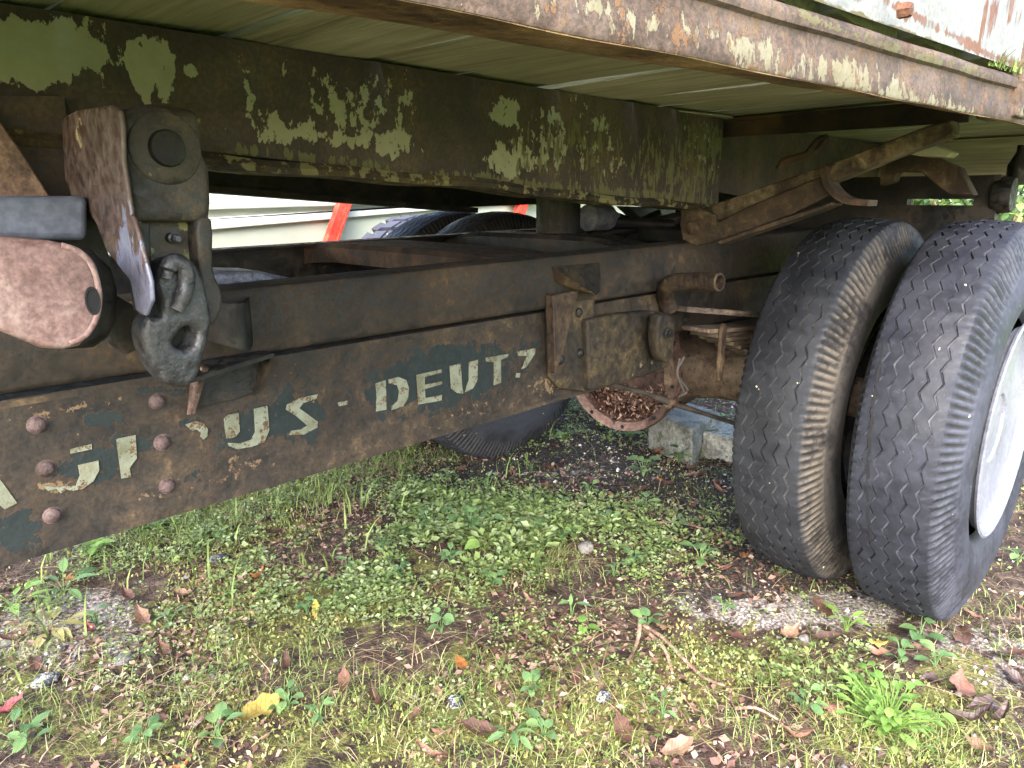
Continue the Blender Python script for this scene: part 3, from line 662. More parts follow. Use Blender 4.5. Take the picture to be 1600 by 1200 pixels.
# latch bracket and drop hook at the front ----------------------------------------
XB, YF = .249, .75
br = part('latch_bracket', plate_xz(px_poly([(189, 184), (194, 170), (240, 161), (302, 170), (319, 184), (319, 240), (330, 262), (333, 318), (329, 347), (212, 347), (205, 330), (193, 250)], Y=YF), YF, .19, bev=.010, bres=4), 'bracket', TR)
bb = np.zeros(len(br.data.vertices)); vv = np.array([v.co for v in br.data.vertices]) + np.array(WLOC[br])
at = br.data.attributes.new('paint', 'FLOAT', 'POINT'); at.data.foreach_set('value', blobs(proj(vv), [(310, 190, 12, 20, .5)]).astype(np.float32))
side = px_poly([(95, 184), (120, 172), (172, 164), (186, 172), (190, 200), (191, 250), (204, 335), (210, 346), (234, 440), (236, 470), (226, 494), (212, 486), (203, 440), (166, 392), (150, 350), (138, 332), (116, 318), (101, 280)], X=XB - .0042)
cv = prism(side, (.0045, 0, 0))
part('cheek', cv, 'cheek', br, bevel=.0018, seg=2, attrs={'silver': np.clip((proj(np.array(cv[0]))[:, 1] - 300) / 110, 0, 1) * .35 + np.clip((proj(np.array(cv[0]))[:, 0] - 150) / 60, 0, 1) * .35})
# left jaw inner face, right jaw
part('jaw', plate_xz(px_poly([(206, 346), (236, 348), (238, 405), (240, 470), (232, 492), (224, 488), (216, 440)], Y=YF + .003), YF + .003, .03, bev=.004), 'bracket', br)
part('jaw', plate_xz(closed_path(px_poly([(308, 345), (332, 345), (334, 420), (347, 455), (346, 485), (334, 508), (320, 500), (318, 470), (312, 420)], Y=YF + .002), 3), YF + .002, .06, bev=.004), 'bracket', br)
rp = part('recess_plate', box(P(233, 380, Y=.775).x, P(309, 380, Y=.775).x, .775, .79, P(270, 415, Y=.775).z, P(270, 346, Y=.775).z), 'bracket', br, attrs={'paint': np.full(8, .58)})
c = P(268, 372, Y=.772)
part('grease_nipple', lathe([(.004, .0055), (-.006, .0055), (-.007, .0035), (-.012, .0035), (-.014, .0045), (-.018, .003), (-.0185, 0)], c, 'Y', 12), 'hook', rp)
c = P(259, 232, Y=YF)
part('boss', lathe([(.01, .034), (-.0006, .034), (-.002, .032), (-.002, .0)], c, 'Y', 40), 'bracket', br, attrs={'paint': blobs(proj(np.array(lathe([(.01, .0375), (-.004, .0375), (-.008, .036), (-.008, .0)], c, 'Y', 40)[0])), [(262, 280, 30, 12, .75)])})
part('pivot_pin', lathe([(0, .0173), (-.005, .0173), (-.008, .016), (-.009, .011), (-.009, 0)], c, 'Y', 32), 'dark', br)
def hz(L): return [(a / 4, 360 + b / 4) for a, b in L]
hook_o = closed_path(px_poly(hz([(895, 532), (868, 570), (852, 640), (880, 760), (950, 890), (1040, 962), (1130, 965), (1196, 910), (1240, 780), (1280, 600), (1280, 480), (1232, 290), (1180, 190), (1070, 165), (970, 215), (945, 330), (968, 420), (978, 490), (962, 530), (928, 540)]), Y=.756), 3)
hook_h = closed_path(px_poly(hz([(1110, 600), (1160, 592), (1188, 640), (1172, 705), (1112, 738), (1062, 715), (1048, 690), (1074, 650)]), Y=.756), 3)
hk = part('drop_hook', plate_xz(hook_o, .740, .036, [hook_h], bev=.007, bres=3), 'hook', br)
part('hook_hole_backing', plate_xz(closed_path(px_poly([(236, 400), (320, 400), (322, 500), (300, 552), (262, 552), (240, 500)], Y=.80), 3), .80, .02, bev=.002), 'dark', br)  # added dark sheet standing in for shade behind the hook hole
part('finger', tube(ring_path(px_poly(hz([(1040, 300), (1055, 225), (1095, 195), (1145, 225), (1165, 310), (1140, 420), (1100, 500)]), Y=.736), 5), [.006] * 4 + [.0085] * 23 + [.007] * 4, 12), 'hook', hk)
part('web_plate', prism(px_poly([(-60, 150), (100, 150), (118, 318), (108, 330), (84, 314), (74, 302), (-60, 300)], Y=.938), (0, .01, 0)), 'beam', br, smooth=False)
part('dark_gap_filler', prism(px_poly([(60, 304), (150, 332), (168, 392), (175, 420), (60, 400)], Y=.948), (0, .02, 0)), 'dark', br, smooth=False)  # added dark sheet filling the gap between block and bracket
# gusset, grey block and the lug arm beside the bracket
part('gusset', prism(px_poly([(-120, 120), (-20, 170), (0, 188), (40, 245), (76, 303), (82, 314), (-120, 320)], Y=.90), (0, .012, 0)), 'gusset', TR, bevel=.002)
gb = px_poly([(-140, 306), (138, 306), (138, 376), (-140, 372)], Y=.84)
V, F = prism(gb, (0, .10, 0)); part('buffer_block', (V, F), 'grey', TR, bevel=.007, seg=4)
arm = px_poly([(-160, 350), (0, 370), (80, 376), (118, 384), (140, 398), (155, 424), (162, 455), (160, 490), (148, 520), (126, 542), (100, 548), (66, 545), (0, 518), (-160, 455)], Y=.705)
hole = closed_path(px_poly([(140, 456), (145, 462), (147, 471), (144, 480), (140, 484), (138, 470)], Y=.705), 3)
am = part('lug_arm', plate_xz(arm, .705, .085, bev=.008, bres=4), 'pink', TR)
hc = P(145, 470, Y=.704)
V, F = lathe([(.0, .0125), (-.0008, .0120), (-.0008, .010), (.0, .0095), (.0, .0)], hc, 'Y', 24); V = [((x - hc.x) * .5 + hc.x, y, z) for x, y, z in V]
part('pin_hole_disc', (V, F), 'crack_and_hole', am)  # black disc in place of an opening, the hole's shade as colour
lip = ring_path(px_poly([(96, 384), (120, 392), (140, 410), (151, 440), (154, 470), (148, 500), (132, 524), (108, 536)], Y=.707), 4)
part('raised_lip', tube(lip, [.003] * len(lip), 12), 'pink', am)
part('lug_plate', plate_xz(px_poly([(100, 390), (150, 392), (178, 420), (188, 455), (186, 500), (172, 530), (150, 545), (100, 548)], Y=.80), .80, .05, bev=.01), 'dark', am)
part('lug_plate', plate_xz(px_poly([(150, 440), (215, 480), (232, 520), (222, 545), (200, 555), (180, 540)], Y=.86), .86, .03, bev=.006), 'dark', am)

# clip brackets and guide pockets on the rails -----------------------------------
def clip_bracket():
    Yp = YR - .010
    b = part('clip_bracket', prism(px_poly([(300, 566), (405, 549), (398, 612), (375, 622), (296, 640)], Y=Yp), (0, .008, 0)), 'dark', TR, bevel=.001)
    part('clip_flange', prism([P(268, 586, Y=Yp) + Vector((0, -.045, 0)), P(405, 549, Y=Yp) + Vector((0, -.045, .004)), P(405, 548, Y=Yp), P(300, 566, Y=Yp)], (0, 0, -.006)), 'dark', b)
    part('clip_leg', prism([P(407, 549, Y=Yp), P(407, 549, Y=Yp) + Vector((0, -.034, .0)), P(404, 575, Y=Yp) + Vector((0, -.024, 0)), P(398, 600, Y=Yp) + Vector((0, -.012, 0)), P(396, 618, Y=Yp)], (.006, 0, 0)), 'hanger', b, attrs={'paint': np.full(10, .3)})
    q = P(300, 566, Y=Yp)
    part('clip_leg', prism([q, q + Vector((0, -.04, -.002)), P(292, 645, Y=Yp) + Vector((0, -.012, 0)), P(292, 648, Y=Yp)], (.006, 0, 0)), 'cheek', b)
clip_bracket()
def pocket(x0, x1, Y, z0, z1, deep, rust):
    V, F = [], []
    path = ring_path([(x0, Y, 0), (x0 + .012, Y - deep * .55, 0), ((x0 + x1) / 2 - .005, Y - deep, 0), (x1 - .02, Y - deep * .72, 0), (x1, Y, 0)], 5); n = len(path)
    for i, p in enumerate(path):
        k = i / (n - 1); low = z0 + .026 * abs(k - .62)
        for (dy, z) in ((0, low), (0, z1), (.006, z1), (.006, low)): V.append((p.x, p.y + dy, z))
    for i in range(n - 1):
        for k in range(4): F.append([i * 4 + k, i * 4 + (k + 1) % 4, i * 4 + 4 + (k + 1) % 4, i * 4 + 4 + k])
    F += [[0, 1, 2, 3], [len(V) - 4 + k for k in range(4)]]
    return part('guide_pocket', (V, F), rust, TR)
q = P(328, 500, Y=YR - .02); q2 = P(396, 500, Y=YR - .02)
pocket(q.x - .005, q2.x, YR - .014, P(360, 546, Y=YR - .03).z, P(360, 470, Y=YR - .03).z, .05, 'dark')  # dark colour stands in for the shaded inside of the pocket
# folded gusset on the subframe and hanger plate below it
g1 = P(866, 418, Y=YR - .014)
part('folded_gusset', prism([P(864, 416, Y=YR - .016), P(930, 458, Y=YR - .06), P(936, 452, Y=YR - .016), P(936, 410, Y=YR - .016)], (.0, -.004, -.004)), 'hanger', TR, attrs={'paint': np.zeros(8)})
part('folded_gusset', prism([P(864, 417, Y=YR - .017), P(930, 459, Y=YR - .062), P(900, 452, Y=YR - .02), P(868, 440, Y=YR - .017)], (.003, 0, -.002)), 'outrigger', TR)
hp = part('hanger_plate', prism(px_poly([(856, 470), (930, 455), (926, 600), (914, 612), (872, 606), (860, 590)], Y=YR - .012), (0, .010, 0)), 'hanger', TR, bevel=.002, attrs={'paint': np.zeros(12)})
for (a, b) in [(904, 488), (876, 562), (906, 552)]:
    part('rivet', lathe([(0, .011), (-.004, .010), (-.007, .006), (-.008, 0)], P(a, b, Y=YR - .0125), 'Y', 14), 'dark', hp)
part('hanger_rib', prism(px_poly([(864, 462), (904, 454), (880, 552), (868, 584)], Y=YR - .036), (0, .022, 0)), 'outrigger', hp, bevel=.002)
sh_ = part('spring_hanger', prism(px_poly([(918, 500), (960, 492), (1020, 486), (1044, 490), (1050, 530), (1046, 574), (1000, 590), (955, 604), (921, 611)], Y=YR - .03), (0, .08, 0)), 'hanger', TR, bevel=.006,
           attrs={'paint': np.tile(np.array([0, 0, 0, 0, 0.1, .3, .3, .25, .05]), 2)})
part('eye_lug', plate_xz(closed_path(px_poly([(1030, 498), (1040, 491), (1052, 498), (1055, 530), (1050, 560), (1038, 566), (1028, 540)], Y=.94), 3), .94, .03, bev=.006), 'hanger', sh_, attrs=None)
part('eye_bolt', lathe([(0, .014), (-.008, .014), (-.010, .010), (-.018, .010), (-.018, 0)], P(1040, 520, Y=.94), 'Y', 6), 'dark', sh_)
# bent pipe stub with open end
pp_ = ring_path([P(1046, 485, Y=1.0), P(1040, 462, Y=1.0), P(1044, 446, Y=.97), P(1060, 441, Y=.94), P(1090, 440, Y=.89), P(1124, 441, Y=.83)], 4)
ps = part('pipe_stub', tube(pp_, .022, 20, False), 'outrigger', TR)
e, e0 = pp_[-1], pp_[-3]; dvec = (e - e0).normalized()
pa = dvec.cross(Vector((0, 0, 1))).normalized(); pb = dvec.cross(pa); V, F = [], []
for (o_, r_) in ((.0, .022), (.002, .0205), (.002, .0165), (-.03, .0155), (-.031, .0003)):
    for k in range(20): V.append(e + dvec * o_ + r_ * (math.cos(k * math.pi / 10) * pa + math.sin(k * math.pi / 10) * pb))
for i in range(4):
    for k in range(20): F.append([i * 20 + k, i * 20 + (k + 1) % 20, i * 20 + 20 + (k + 1) % 20, i * 20 + 20 + k])
part('pipe_mouth', (V, F), 'outrigger', ps)
# leaf spring, shackle clip
AX, AZ = 2.112, .50
def leaf_spring(Y0, Y1):
    r = empty('leaf_spring', (AX, (Y0 + Y1) / 2, .62), TR)
    for k in range(8):
        h = .47 - .045 * k; z = .688 - .0125 * k; V, F = [], []
        for t in np.linspace(-1, 1, 21):
            x = AX + h * t; zz = z + .03 * (h * t / .47) ** 2
            V += [(x, Y0, zz), (x, Y1, zz), (x, Y1, zz + .0115), (x, Y0, zz + .0115)]
        for i in range(20):
            for q in range(4): F.append([i * 4 + q, i * 4 + (q + 1) % 4, i * 4 + 4 + (q + 1) % 4, i * 4 + 4 + q])
        F += [[3, 2, 1, 0], [80, 81, 82, 83]]
        part('spring_leaf', (V, F), 'spring', r, bevel=.002)
    for x in (1.70, ):
        part('spring_clip', plate_xz(closed_path([(x - .012, 0, .66), (x - .014, 0, .72), (x, 0, .738), (x + .014, 0, .72), (x + .012, 0, .66), (x + .010, 0, .59), (x - .010, 0, .59)], 2), Y0 - .012, .010, bev=.002), 'outrigger', r)
    for x in (AX - .06, AX + .06): part('spring_clip', box(x - .012, x + .012, Y0 - .014, Y0 - .002, .42, .73), 'outrigger', r, bevel=.004)
leaf_spring(.905, .985); leaf_spring(1.875, 1.955)
part('wear_bar', obox(P(1062, 482, Y=.98), P(1190, 492, Y=.88), (0, .02, 0), (0, 0, .007)), 'spring', TR)

# axle with open banjo housing
ax = empty('axle', (AX, 1.43, AZ), TR)
for prof in ([(.60, .055), (.80, .06), (.90, .075), (1.12, .085), (1.20, .10), (1.24, .135)], [(1.62, .135), (1.66, .10), (1.74, .085), (1.96, .075), (2.1, .06), (2.3, .055)]):
    part('axle_tube', lathe(prof, (AX, 0, AZ), 'Y', 26, True), 'axle', ax)
BC = (AX - .02, 1.43, AZ + .0)
def banjo():
    # half-open bowl facing forward (-X)
    r = .225; V, F = [], []; prof = [(-.10, r), (-.105, r + .012), (-.085, r + .016), (-.085, r + .004), (-.02, r * .99), (.06, r * .86), (.12, r * .55), (.14, .02)]
    inner = [(.128, .02), (.11, r * .5), (.052, r * .80), (-.02, r * .92), (-.092, r * .93), (-.10, r)]
    return lathe(prof[::1] + inner, BC, 'X', 56)
bj = part('banjo_housing', banjo(), 'banjo', ax)
for k in range(10):
    q = 2 * math.pi * (k + .3) / 10
    part('bolt_hole_disc', lathe([(-.1065, .007), (-.1068, .004), (-.1068, 0)], (BC[0], BC[1] + .222 * math.cos(q), BC[2] + .222 * math.sin(q)), 'X', 10), 'crack_and_hole', bj)  # flat black discs, shade of the holes put into colour
# debris lying in the bowl: one heap of husks and crumbs
n = 1500; yy = RNG.uniform(-.17, .17, n); zz = -.20 + .09 * RNG.random(n) ** 1.6 + .10 * (yy / .2) ** 2; xx = RNG.uniform(-.09, .05, n)
def leaf_quads(pos, dirv, up, L, W, rnd):
    """N small folded diamond leaves: (verts, faces, rnd)"""
    dirv = dirv / np.linalg.norm(dirv, axis=1)[:, None]; sd = np.cross(dirv, up); sd /= (np.linalg.norm(sd, axis=1)[:, None] + 1e-9); nn = np.cross(sd, dirv)
    L, W = L[:, None], W[:, None]
    v = np.stack((pos, pos + dirv * L * .5 + sd * W * .5 + nn * W * .16, pos + dirv * L, pos + dirv * L * .5 - sd * W * .5 + nn * W * .16, pos + dirv * L * .5 - nn * W * .02), 1)
    b = np.arange(len(pos))[:, None] * 5
    f = np.stack((b + [0, 1, 4], b + [1, 2, 4], b + [2, 3, 4], b + [3, 0, 4]), 1).reshape(-1, 3)
    return v.reshape(-1, 3), f, np.repeat(rnd, 5)
pos = np.stack((BC[0] + xx, BC[1] + yy, BC[2] + zz), 1); d = RNG.normal(size=(n, 3))
v, f, rr = leaf_quads(pos, d, RNG.normal(size=(n, 3)), RNG.uniform(.008, .03, n), RNG.uniform(.003, .010, n), RNG.uniform(.3, 1, n))
o = part('husk_heap', (v, f), 'litter', bj, attrs={'rnd': rr}, sharp=0); o['kind'] = 'stuff'
V, F = [], []
for i, y in enumerate(np.linspace(-.17, .17, 12)):
    for j, x in enumerate((-.085, .0, .05)): V.append((BC[0] + x, BC[1] + y, BC[2] - .185 + .10 * (y / .2) ** 2 + .02 * math.sin(i * 2.1 + j)))
for i in range(11):
    for j in range(2): F.append([i * 3 + j, i * 3 + j + 1, i * 3 + j + 4, i * 3 + j + 3])
part('mud_fill', (V, F), 'litter', bj, attrs={'rnd': RNG.uniform(0, .5, 36)})
# brake rod
rp_ = [P(940, 598, Y=1.22), P(1000, 612, Y=1.18), P(1050, 630, Y=1.14), P(1100, 646, Y=1.08), P(1180, 672, Y=.98)]
bd = part('brake_rod', tube(ring_path(rp_, 3), [.008] * 5 + [.012] * 2 + [.009] * 2 + [.007] * 4, 12), 'rod', TR)
part('rod_joint', lathe([(-.02, .012), (-.012, .016), (.012, .016), (.02, .012)], rp_[2], 'X', 14, True), 'axle', bd)
for dx in (0, .018): part('wire_loop', tube(ring_path([P(1062, 560, Y=.90) + Vector((dx, 0, 0)), P(1058, 585, Y=.90), P(1068, 612, Y=.90) + Vector((dx, 0, 0)), P(1060, 620, Y=.90)], 4), .003, 8), 'rod', bd)

# between the rails: tipping ram, cross members, dark gear
c = P(872, 350, Y=1.45)
rm = part('tipping_ram', lathe([(.62, .062), (.64, .066), (1.235, .066), (1.243, .05)], (c.x, c.y, 0), 'Z', 36, True), 'dark', TR)
part('ram_collar', lathe([(.87, .068), (.88, .085), (.905, .085), (.915, .068)], (c.x, c.y, 0), 'Z', 36), 'dark', rm)
def pressed_cross(x0, x1, zt, mat, rise=.03, y0=1.06, y1=1.83):
    V, F = [], []; ys_ = np.linspace(y0, y1, 15)
    for y in ys_:
        k = 4 * (y - y0) * (y1 - y) / (y1 - y0) ** 2; z = zt + rise * min(1, k * 1.6)
        V += [(x0, y, z - .05), (x0, y, z - .012), (x0 + .012, y, z), (x1 - .012, y, z), (x1, y, z - .012), (x1, y, z - .05)]
    for i in range(14):
        for k in range(6): F.append([i * 6 + k, i * 6 + (k + 1) % 6, i * 6 + 6 + (k + 1) % 6, i * 6 + 6 + k])
    F += [[5, 4, 3, 2, 1, 0], [84 + k for k in range(6)]]
    return part('crossmember', (V, F), mat, TR)
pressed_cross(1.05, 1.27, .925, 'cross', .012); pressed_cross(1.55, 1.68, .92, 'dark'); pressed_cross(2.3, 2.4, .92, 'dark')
a, b = P(340, 432, Y=1.10), P(470, 446, Y=1.10)
part('air_pipe', prism([P(325, 426, Y=1.12), P(350, 423, Y=1.12), P(410, 424, Y=1.12), P(476, 439, Y=1.12), P(476, 470, Y=1.12), P(330, 470, Y=1.12)], (0, .10, 0)), 'tank', TR, bevel=.012, seg=3)
vr = P(935, 340, Y=1.6)
part('valve_body', lathe([(-.07, .03), (-.06, .045), (.05, .045), (.06, .03), (.10, .02)], vr, 'X', 24, True), 'tank', TR)
for k, (p0, p1, r) in enumerate([((930, 345), (1050, 352), .020), ((915, 372), (1060, 340), .022), ((960, 338), (1060, 372), .018), ((940, 375), (1030, 332), .014)]):
    part('linkage_rod', tube([P(*p0, Y=1.62 + .04 * k), P(*p1, Y=1.50 + .05 * k)], r, 12), 'dark', TR)
part('pivot_block', prism(px_poly([(920, 350), (960, 342), (1000, 352), (1060, 342), (1062, 390), (918, 392)], Y=1.72), (0, .1, 0)), 'dark', TR, bevel=.01)
part('pivot_block', prism(px_poly([(980, 322), (1058, 326), (1054, 352), (1010, 350)], Y=1.70), (0, .06, 0)), 'hook', TR, bevel=.006)
# rear gear that fills the dark space behind the inner tyre
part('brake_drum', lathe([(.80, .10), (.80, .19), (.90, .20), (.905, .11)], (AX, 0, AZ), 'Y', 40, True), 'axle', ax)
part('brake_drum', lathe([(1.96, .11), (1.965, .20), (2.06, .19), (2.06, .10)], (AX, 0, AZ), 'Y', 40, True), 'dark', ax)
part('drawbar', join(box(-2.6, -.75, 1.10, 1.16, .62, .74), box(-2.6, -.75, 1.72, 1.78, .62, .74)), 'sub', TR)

# wheels ---------------------------------------------------------------------
def tyre_mesh(grooves=(-.058, -.030, 0.0, .030, .058), Rr=.514, half=.084, N=600, A=.0065, nd=.015, seed=1, chunky=False):
    per = 10; rows = []        # (y, r, zig weight, groove, notch weight, wear)
    crown = lambda y: Rr - .010 * (y / half) ** 2
    tr = [-half + .002]
    for g in grooves: tr += [g - .0028, g - .0018, g + .0018, g + .0028]
    tr += [half - .002]
    mids = [(tr[i] + tr[i + 1]) / 2 for i in range(len(tr) - 1) if tr[i + 1] - tr[i] > .01]
    for y in sorted(tr + mids):
        gr = any(abs(y - g) < .0021 for g in grooves)
        zw = min(1, max(0, (half - abs(y)) / .03))
        rows.append((y, crown(y) - (.0065 if gr else 0), zw, 1.0 if gr else 0, 0, 0))
    sw = [(half + .003, Rr - .014, .9, .5), (half + .009, Rr - .024, 1.0, .8), (half + .016, Rr - .045, .8, 1.0), (half + .024, Rr - .068, .7, .9), (half + .029, Rr - .084, 0, .6), (half + .031, Rr - .089, 0, .3), (half + .033, Rr - .094, 0, .4), (half + .039, Rr - .12, 0, .3), (half + .039, Rr - .15, 0, .2), (half + .034, Rr - .165, 0, .2), (half + .034, Rr - .170, 0, .5), (half + .030, Rr - .19, 0, .2), (half + .018, Rr - .215, 0, .2), (half + .0, Rr - .232, 0, 0)]
    full = [(-y, r, 0, 0, n_, w_) for (y, r, n_, w_) in sw[::-1]] + rows + [(y, r, 0, 0, n_, w_) for (y, r, n_, w_) in sw]
    full = np.array(full); k = np.arange(N); q = 2 * np.pi * k / N
    tri = np.abs(((k % per) / per) * 2 - 1) * 2 - 1
    y = full[:, 0][None, :] + A * tri[:, None] * full[:, 2][None, :]
    note = np.isin(k % 4, (0, 1)).astype(float); longer = np.where((k // 4) % 2 == 0, 1.0, .85)
    dep = note[:, None] * longer[:, None] * full[:, 4][None, :]
    rj = np.random.default_rng(seed); wob = rj.normal(0, .0004, (N, len(full)))
    r = full[:, 1][None, :] - nd * dep + wob
    v = np.stack((r * np.cos(q)[:, None], y, r * np.sin(q)[:, None]), -1).reshape(-1, 3)
    m = len(full); i = np.arange(N)[:, None] * m + np.arange(m - 1)[None, :]; j = ((np.arange(N) + 1) % N)[:, None] * m + np.arange(m - 1)[None, :]
    f = np.stack((i, i + 1, j + 1, j), -1).reshape(-1, 4)
    A_ = {'groove': np.broadcast_to(full[:, 3], (N, m)).ravel(), 'notch': np.clip(dep * 1.4 - .2, 0, .95).ravel(), 'wear': np.broadcast_to(full[:, 5], (N, m)).ravel() * 1.0}
    me, c = mk(v, f, True, A_, False); me.set_sharp_from_angle(angle=R(50)); return me
TM = tyre_mesh(); TM2 = tyre_mesh(seed=5); TM3 = tyre_mesh(seed=8)
def rim_parts(parent, Yo, cx, cz, out, mat='rim'):
    s = out
    prof = [(.0, .268), (-.012, .272), (-.016, .262), (-.008, .250), (.012, .243), (.06, .236), (.075, .225), (.06, .14), (.055, .12), (.05, .09), (.02, .085), (.015, .06), (.012, 0)]
    rm_ = part('rim', lathe([(s * a if s < 0 else a, r) for a, r in [(-x if s < 0 else x, r) for x, r in prof]], (cx, Yo, cz), 'Y', 72), mat, parent)
    return rm_
def wheel(name, Yc, mesh, mat, rot, rim_out=None, rimmat='rim'):
    wz = .485
    wq = empty(name, (AX, Yc, wz), TR)
    me = mesh.copy() if len(mesh.materials) else mesh
    me.materials.clear(); t = link('tyre', me, mat, wq, (AX, Yc, wz)); t.rotation_euler = (0, rot, 0)
    if rim_out is not None:
        rm_ = part('rim', lathe([(rim_out * (.112 - a), r) for a, r in [(.0, .276), (-.006, .279), (-.009, .273), (-.006, .267), (.004, .264), (.018, .258), (.022, .240), (.020, .12), (.024, .09), (.030, .085), (.030, .0)]], (AX, Yc, wz), 'Y', 72), rimmat, wq)
    else:
        part('rim', lathe([(-.10, .27), (-.09, .25), (0, .24), (.09, .25), (.10, .27)], (AX, Yc, wz), 'Y', 48), 'dark', wq)
    return wq
W1 = wheel('wheel', .432, TM, 'tyre_outer', .03, -1)
W2 = wheel('wheel', .716, TM2, 'tyre_inner', 1.1)
W3 = wheel('wheel', 2.135, TM3, 'tyre_far', .5)
W4 = wheel('wheel', 2.425, TM3, 'tyre_far', 2.0, 1)
tag(W1, 'outer near wheel with pale grey painted rim'); tag(W2, 'inner near wheel with dusty worn shoulder')
# long split running slantwise across the outer tread
V, F = [], []
for i, (t, y) in enumerate(zip(np.linspace(R(158), R(212), 26), np.linspace(.462, .503, 26))):
    r = .514 - .010 * ((y - .432) / .084) ** 2 + .0006; ww = .0016 + .0018 * math.sin(math.pi * i / 25); yj = y + .0012 * math.sin(i * 1.9)
    for (dy, dr) in ((-ww, 0), (ww, 0), (ww * .3, -.006), (-ww * .3, -.006)): V.append((AX + (r + dr) * math.cos(t), yj + dy, .485 + (r + dr) * math.sin(t) * -1))
for i in range(25):
    for k in range(4): F.append([i * 4 + k, i * 4 + (k + 1) % 4, i * 4 + 4 + (k + 1) % 4, i * 4 + 4 + k])
part('tread_split', (V, F), 'crack_and_hole', W1)

# ------------------------------------------------------------------ background wagon, loose tyres
def wagon():
    Yw = 3.9
    wq = empty('farm_wagon', (3.2, Yw, 0)); tag(wq, 'white boarded farm wagon with red side stakes parked beyond the trailer', 'wagon')
    lv = [(335, 292, 565, 280), (335, 324, 525, 318.5), (335, 339, 525, 328), (335, 355, 510, 340), (335, 391, 525, 376), (335, 470, 525, 440)]
    edge = []
    for (a, b, c_, d_) in lv:
        p, q = P(a, b, Y=Yw), P(c_, d_, Y=Yw); sl_ = (q.z - p.z) / (q.x - p.x)
        edge.append((p.z + sl_ * (1.0 - p.x), p.z + sl_ * (6.4 - p.x)))
    edge[0] = (edge[1][0] + .5, edge[1][1] + .9)
    for k in range(len(edge) - 1):
        (a0, a1), (b0, b1) = edge[k], edge[k + 1]; dy = (.0, .045, -.012, .02, .03)[k]
        b = part('side_board', prism([(1.0, Yw + dy, a0 - .004), (6.4, Yw + dy, a1 - .004), (6.4, Yw + dy, b1 - .012), (1.0, Yw + dy, b0 - .012)], (0, .05, 0)), 'alu' if k in (0, 2) else 'alu2', wq, bevel=.008)
    for (t, b) in [((541, 300), (512, 384)), ((820, 300), (800, 362))]:
        t, b = P(*t, Y=Yw - .05), P(*b, Y=Yw - .05); dr = (t - b); t2, b2 = t + dr * 1.2, b - dr * .8
        s_ = part('stake', obox(b2, t2, (.030, 0, .0), (0, .025, 0)), 'redpost', wq)
        part('stake_flange', obox(b2 + Vector((.036, -.0, 0)), t2 + Vector((.036, -.0, 0)), (.006, 0, 0), (0, .040, 0)), 'redpost', s_)
    part('top_rail', obox(P(800, 314, Y=Yw - .06), P(900, 314, Y=Yw - .06) + Vector((1, 0, 0)), (0, .02, 0), (0, 0, .02)), 'redpost', wq)
    for k, (x, y) in enumerate([(1.8, 4.2), (4.9, 4.2)]):
        ww = empty('wheel', (x, y, .4), wq)
        part('tyre', lathe([(-.1, .25), (-.12, .3), (-.11, .37), (-.08, .4), (.08, .4), (.11, .37), (.12, .3), (.1, .25)], (x, y, .4), 'Y', 40), 'tyre_far', ww, attrs=None)
        part('rim', lathe([(-.1, .25), (-.06, .2), (-.05, .0)], (x, y, .4), 'Y', 32), 'redpost', ww)
    part('chassis', box(1.1, 6.2, 4.1, 4.5, .45, .6), 'redpost', wq)
    part('floor', box(1.0, 6.4, 3.96, 6.0, .62, .68), 'alu2', wq)
wagon()
def blocky_tyre_mesh(Rr, half, n=30):
    base = lathe([(-half * .7, Rr * .55), (-half * 1.05, Rr * .72), (-half * 1.0, Rr * .9), (-half * .85, Rr - .03), (half * .85, Rr - .03), (half * 1.0, Rr * .9), (half * 1.05, Rr * .72), (half * .7, Rr * .55), (-half * .7, Rr * .55)], (0, 0, 0), 'Y', 60)
    parts = [base]
    for k in range(n):
        for (y0, y1, off, zz) in ((-half * 1.02, -half * .45, 0, .5), (half * .45, half * 1.02, .5, -.5), (-half * .38, half * .38, .25, .2)):
            a0, a1 = 2 * math.pi * (k + off) / n, 2 * math.pi * (k + off + .68) / n; V = []
            for rr_ in (Rr - .035, Rr - .004 * (abs(y0 + y1) / half)):
                for a, y in ((a0, y0), (a1, y0), (a1 + zz * .06, y1), (a0 + zz * .06, y1)): V.append((rr_ * math.cos(a), y, rr_ * math.sin(a)))
            parts.append((V, [[0, 1, 2, 3], [7, 6, 5, 4], [0, 4, 5, 1], [1, 5, 6, 2], [2, 6, 7, 3], [3, 7, 4, 0]]))
    return join(*parts)
def loose(px, py, Y, mesh, mat, label, zc, Rr):
    c = P(px, py, Y=Y)
    w_ = empty('loose_wheel', (c.x, Y, 0)); tag(w_, label, 'tyre')
    if isinstance(mesh, tuple): t = part('tyre', ([(x + c.x, y + Y, z + zc) for x, y, z in mesh[0]], mesh[1]), mat, w_)
    else:
        me = mesh.copy(); me.materials.clear(); t = link('tyre', me, mat, w_, (c.x, Y, zc))
    part('rim', lathe([(-.09, Rr * .56), (-.07, Rr * .5), (-.05, .1), (-.05, 0)], (c.x, Y, zc), 'Y', 36), 'redpost', w_)
T1 = P(735, 338, Y=2.95).z; T2 = P(655, 335, Y=3.2).z
loose(738, 338, 2.95, TM3, 'tyre_far', 'worn smooth tyre standing in front of the white wagon board', T1 - .5, .46)
loose(658, 336, 3.24, blocky_tyre_mesh(.5, .12), 'tyre_loose', 'tyre with deep blocky tread standing before white wagon', T2 - .5, .46)

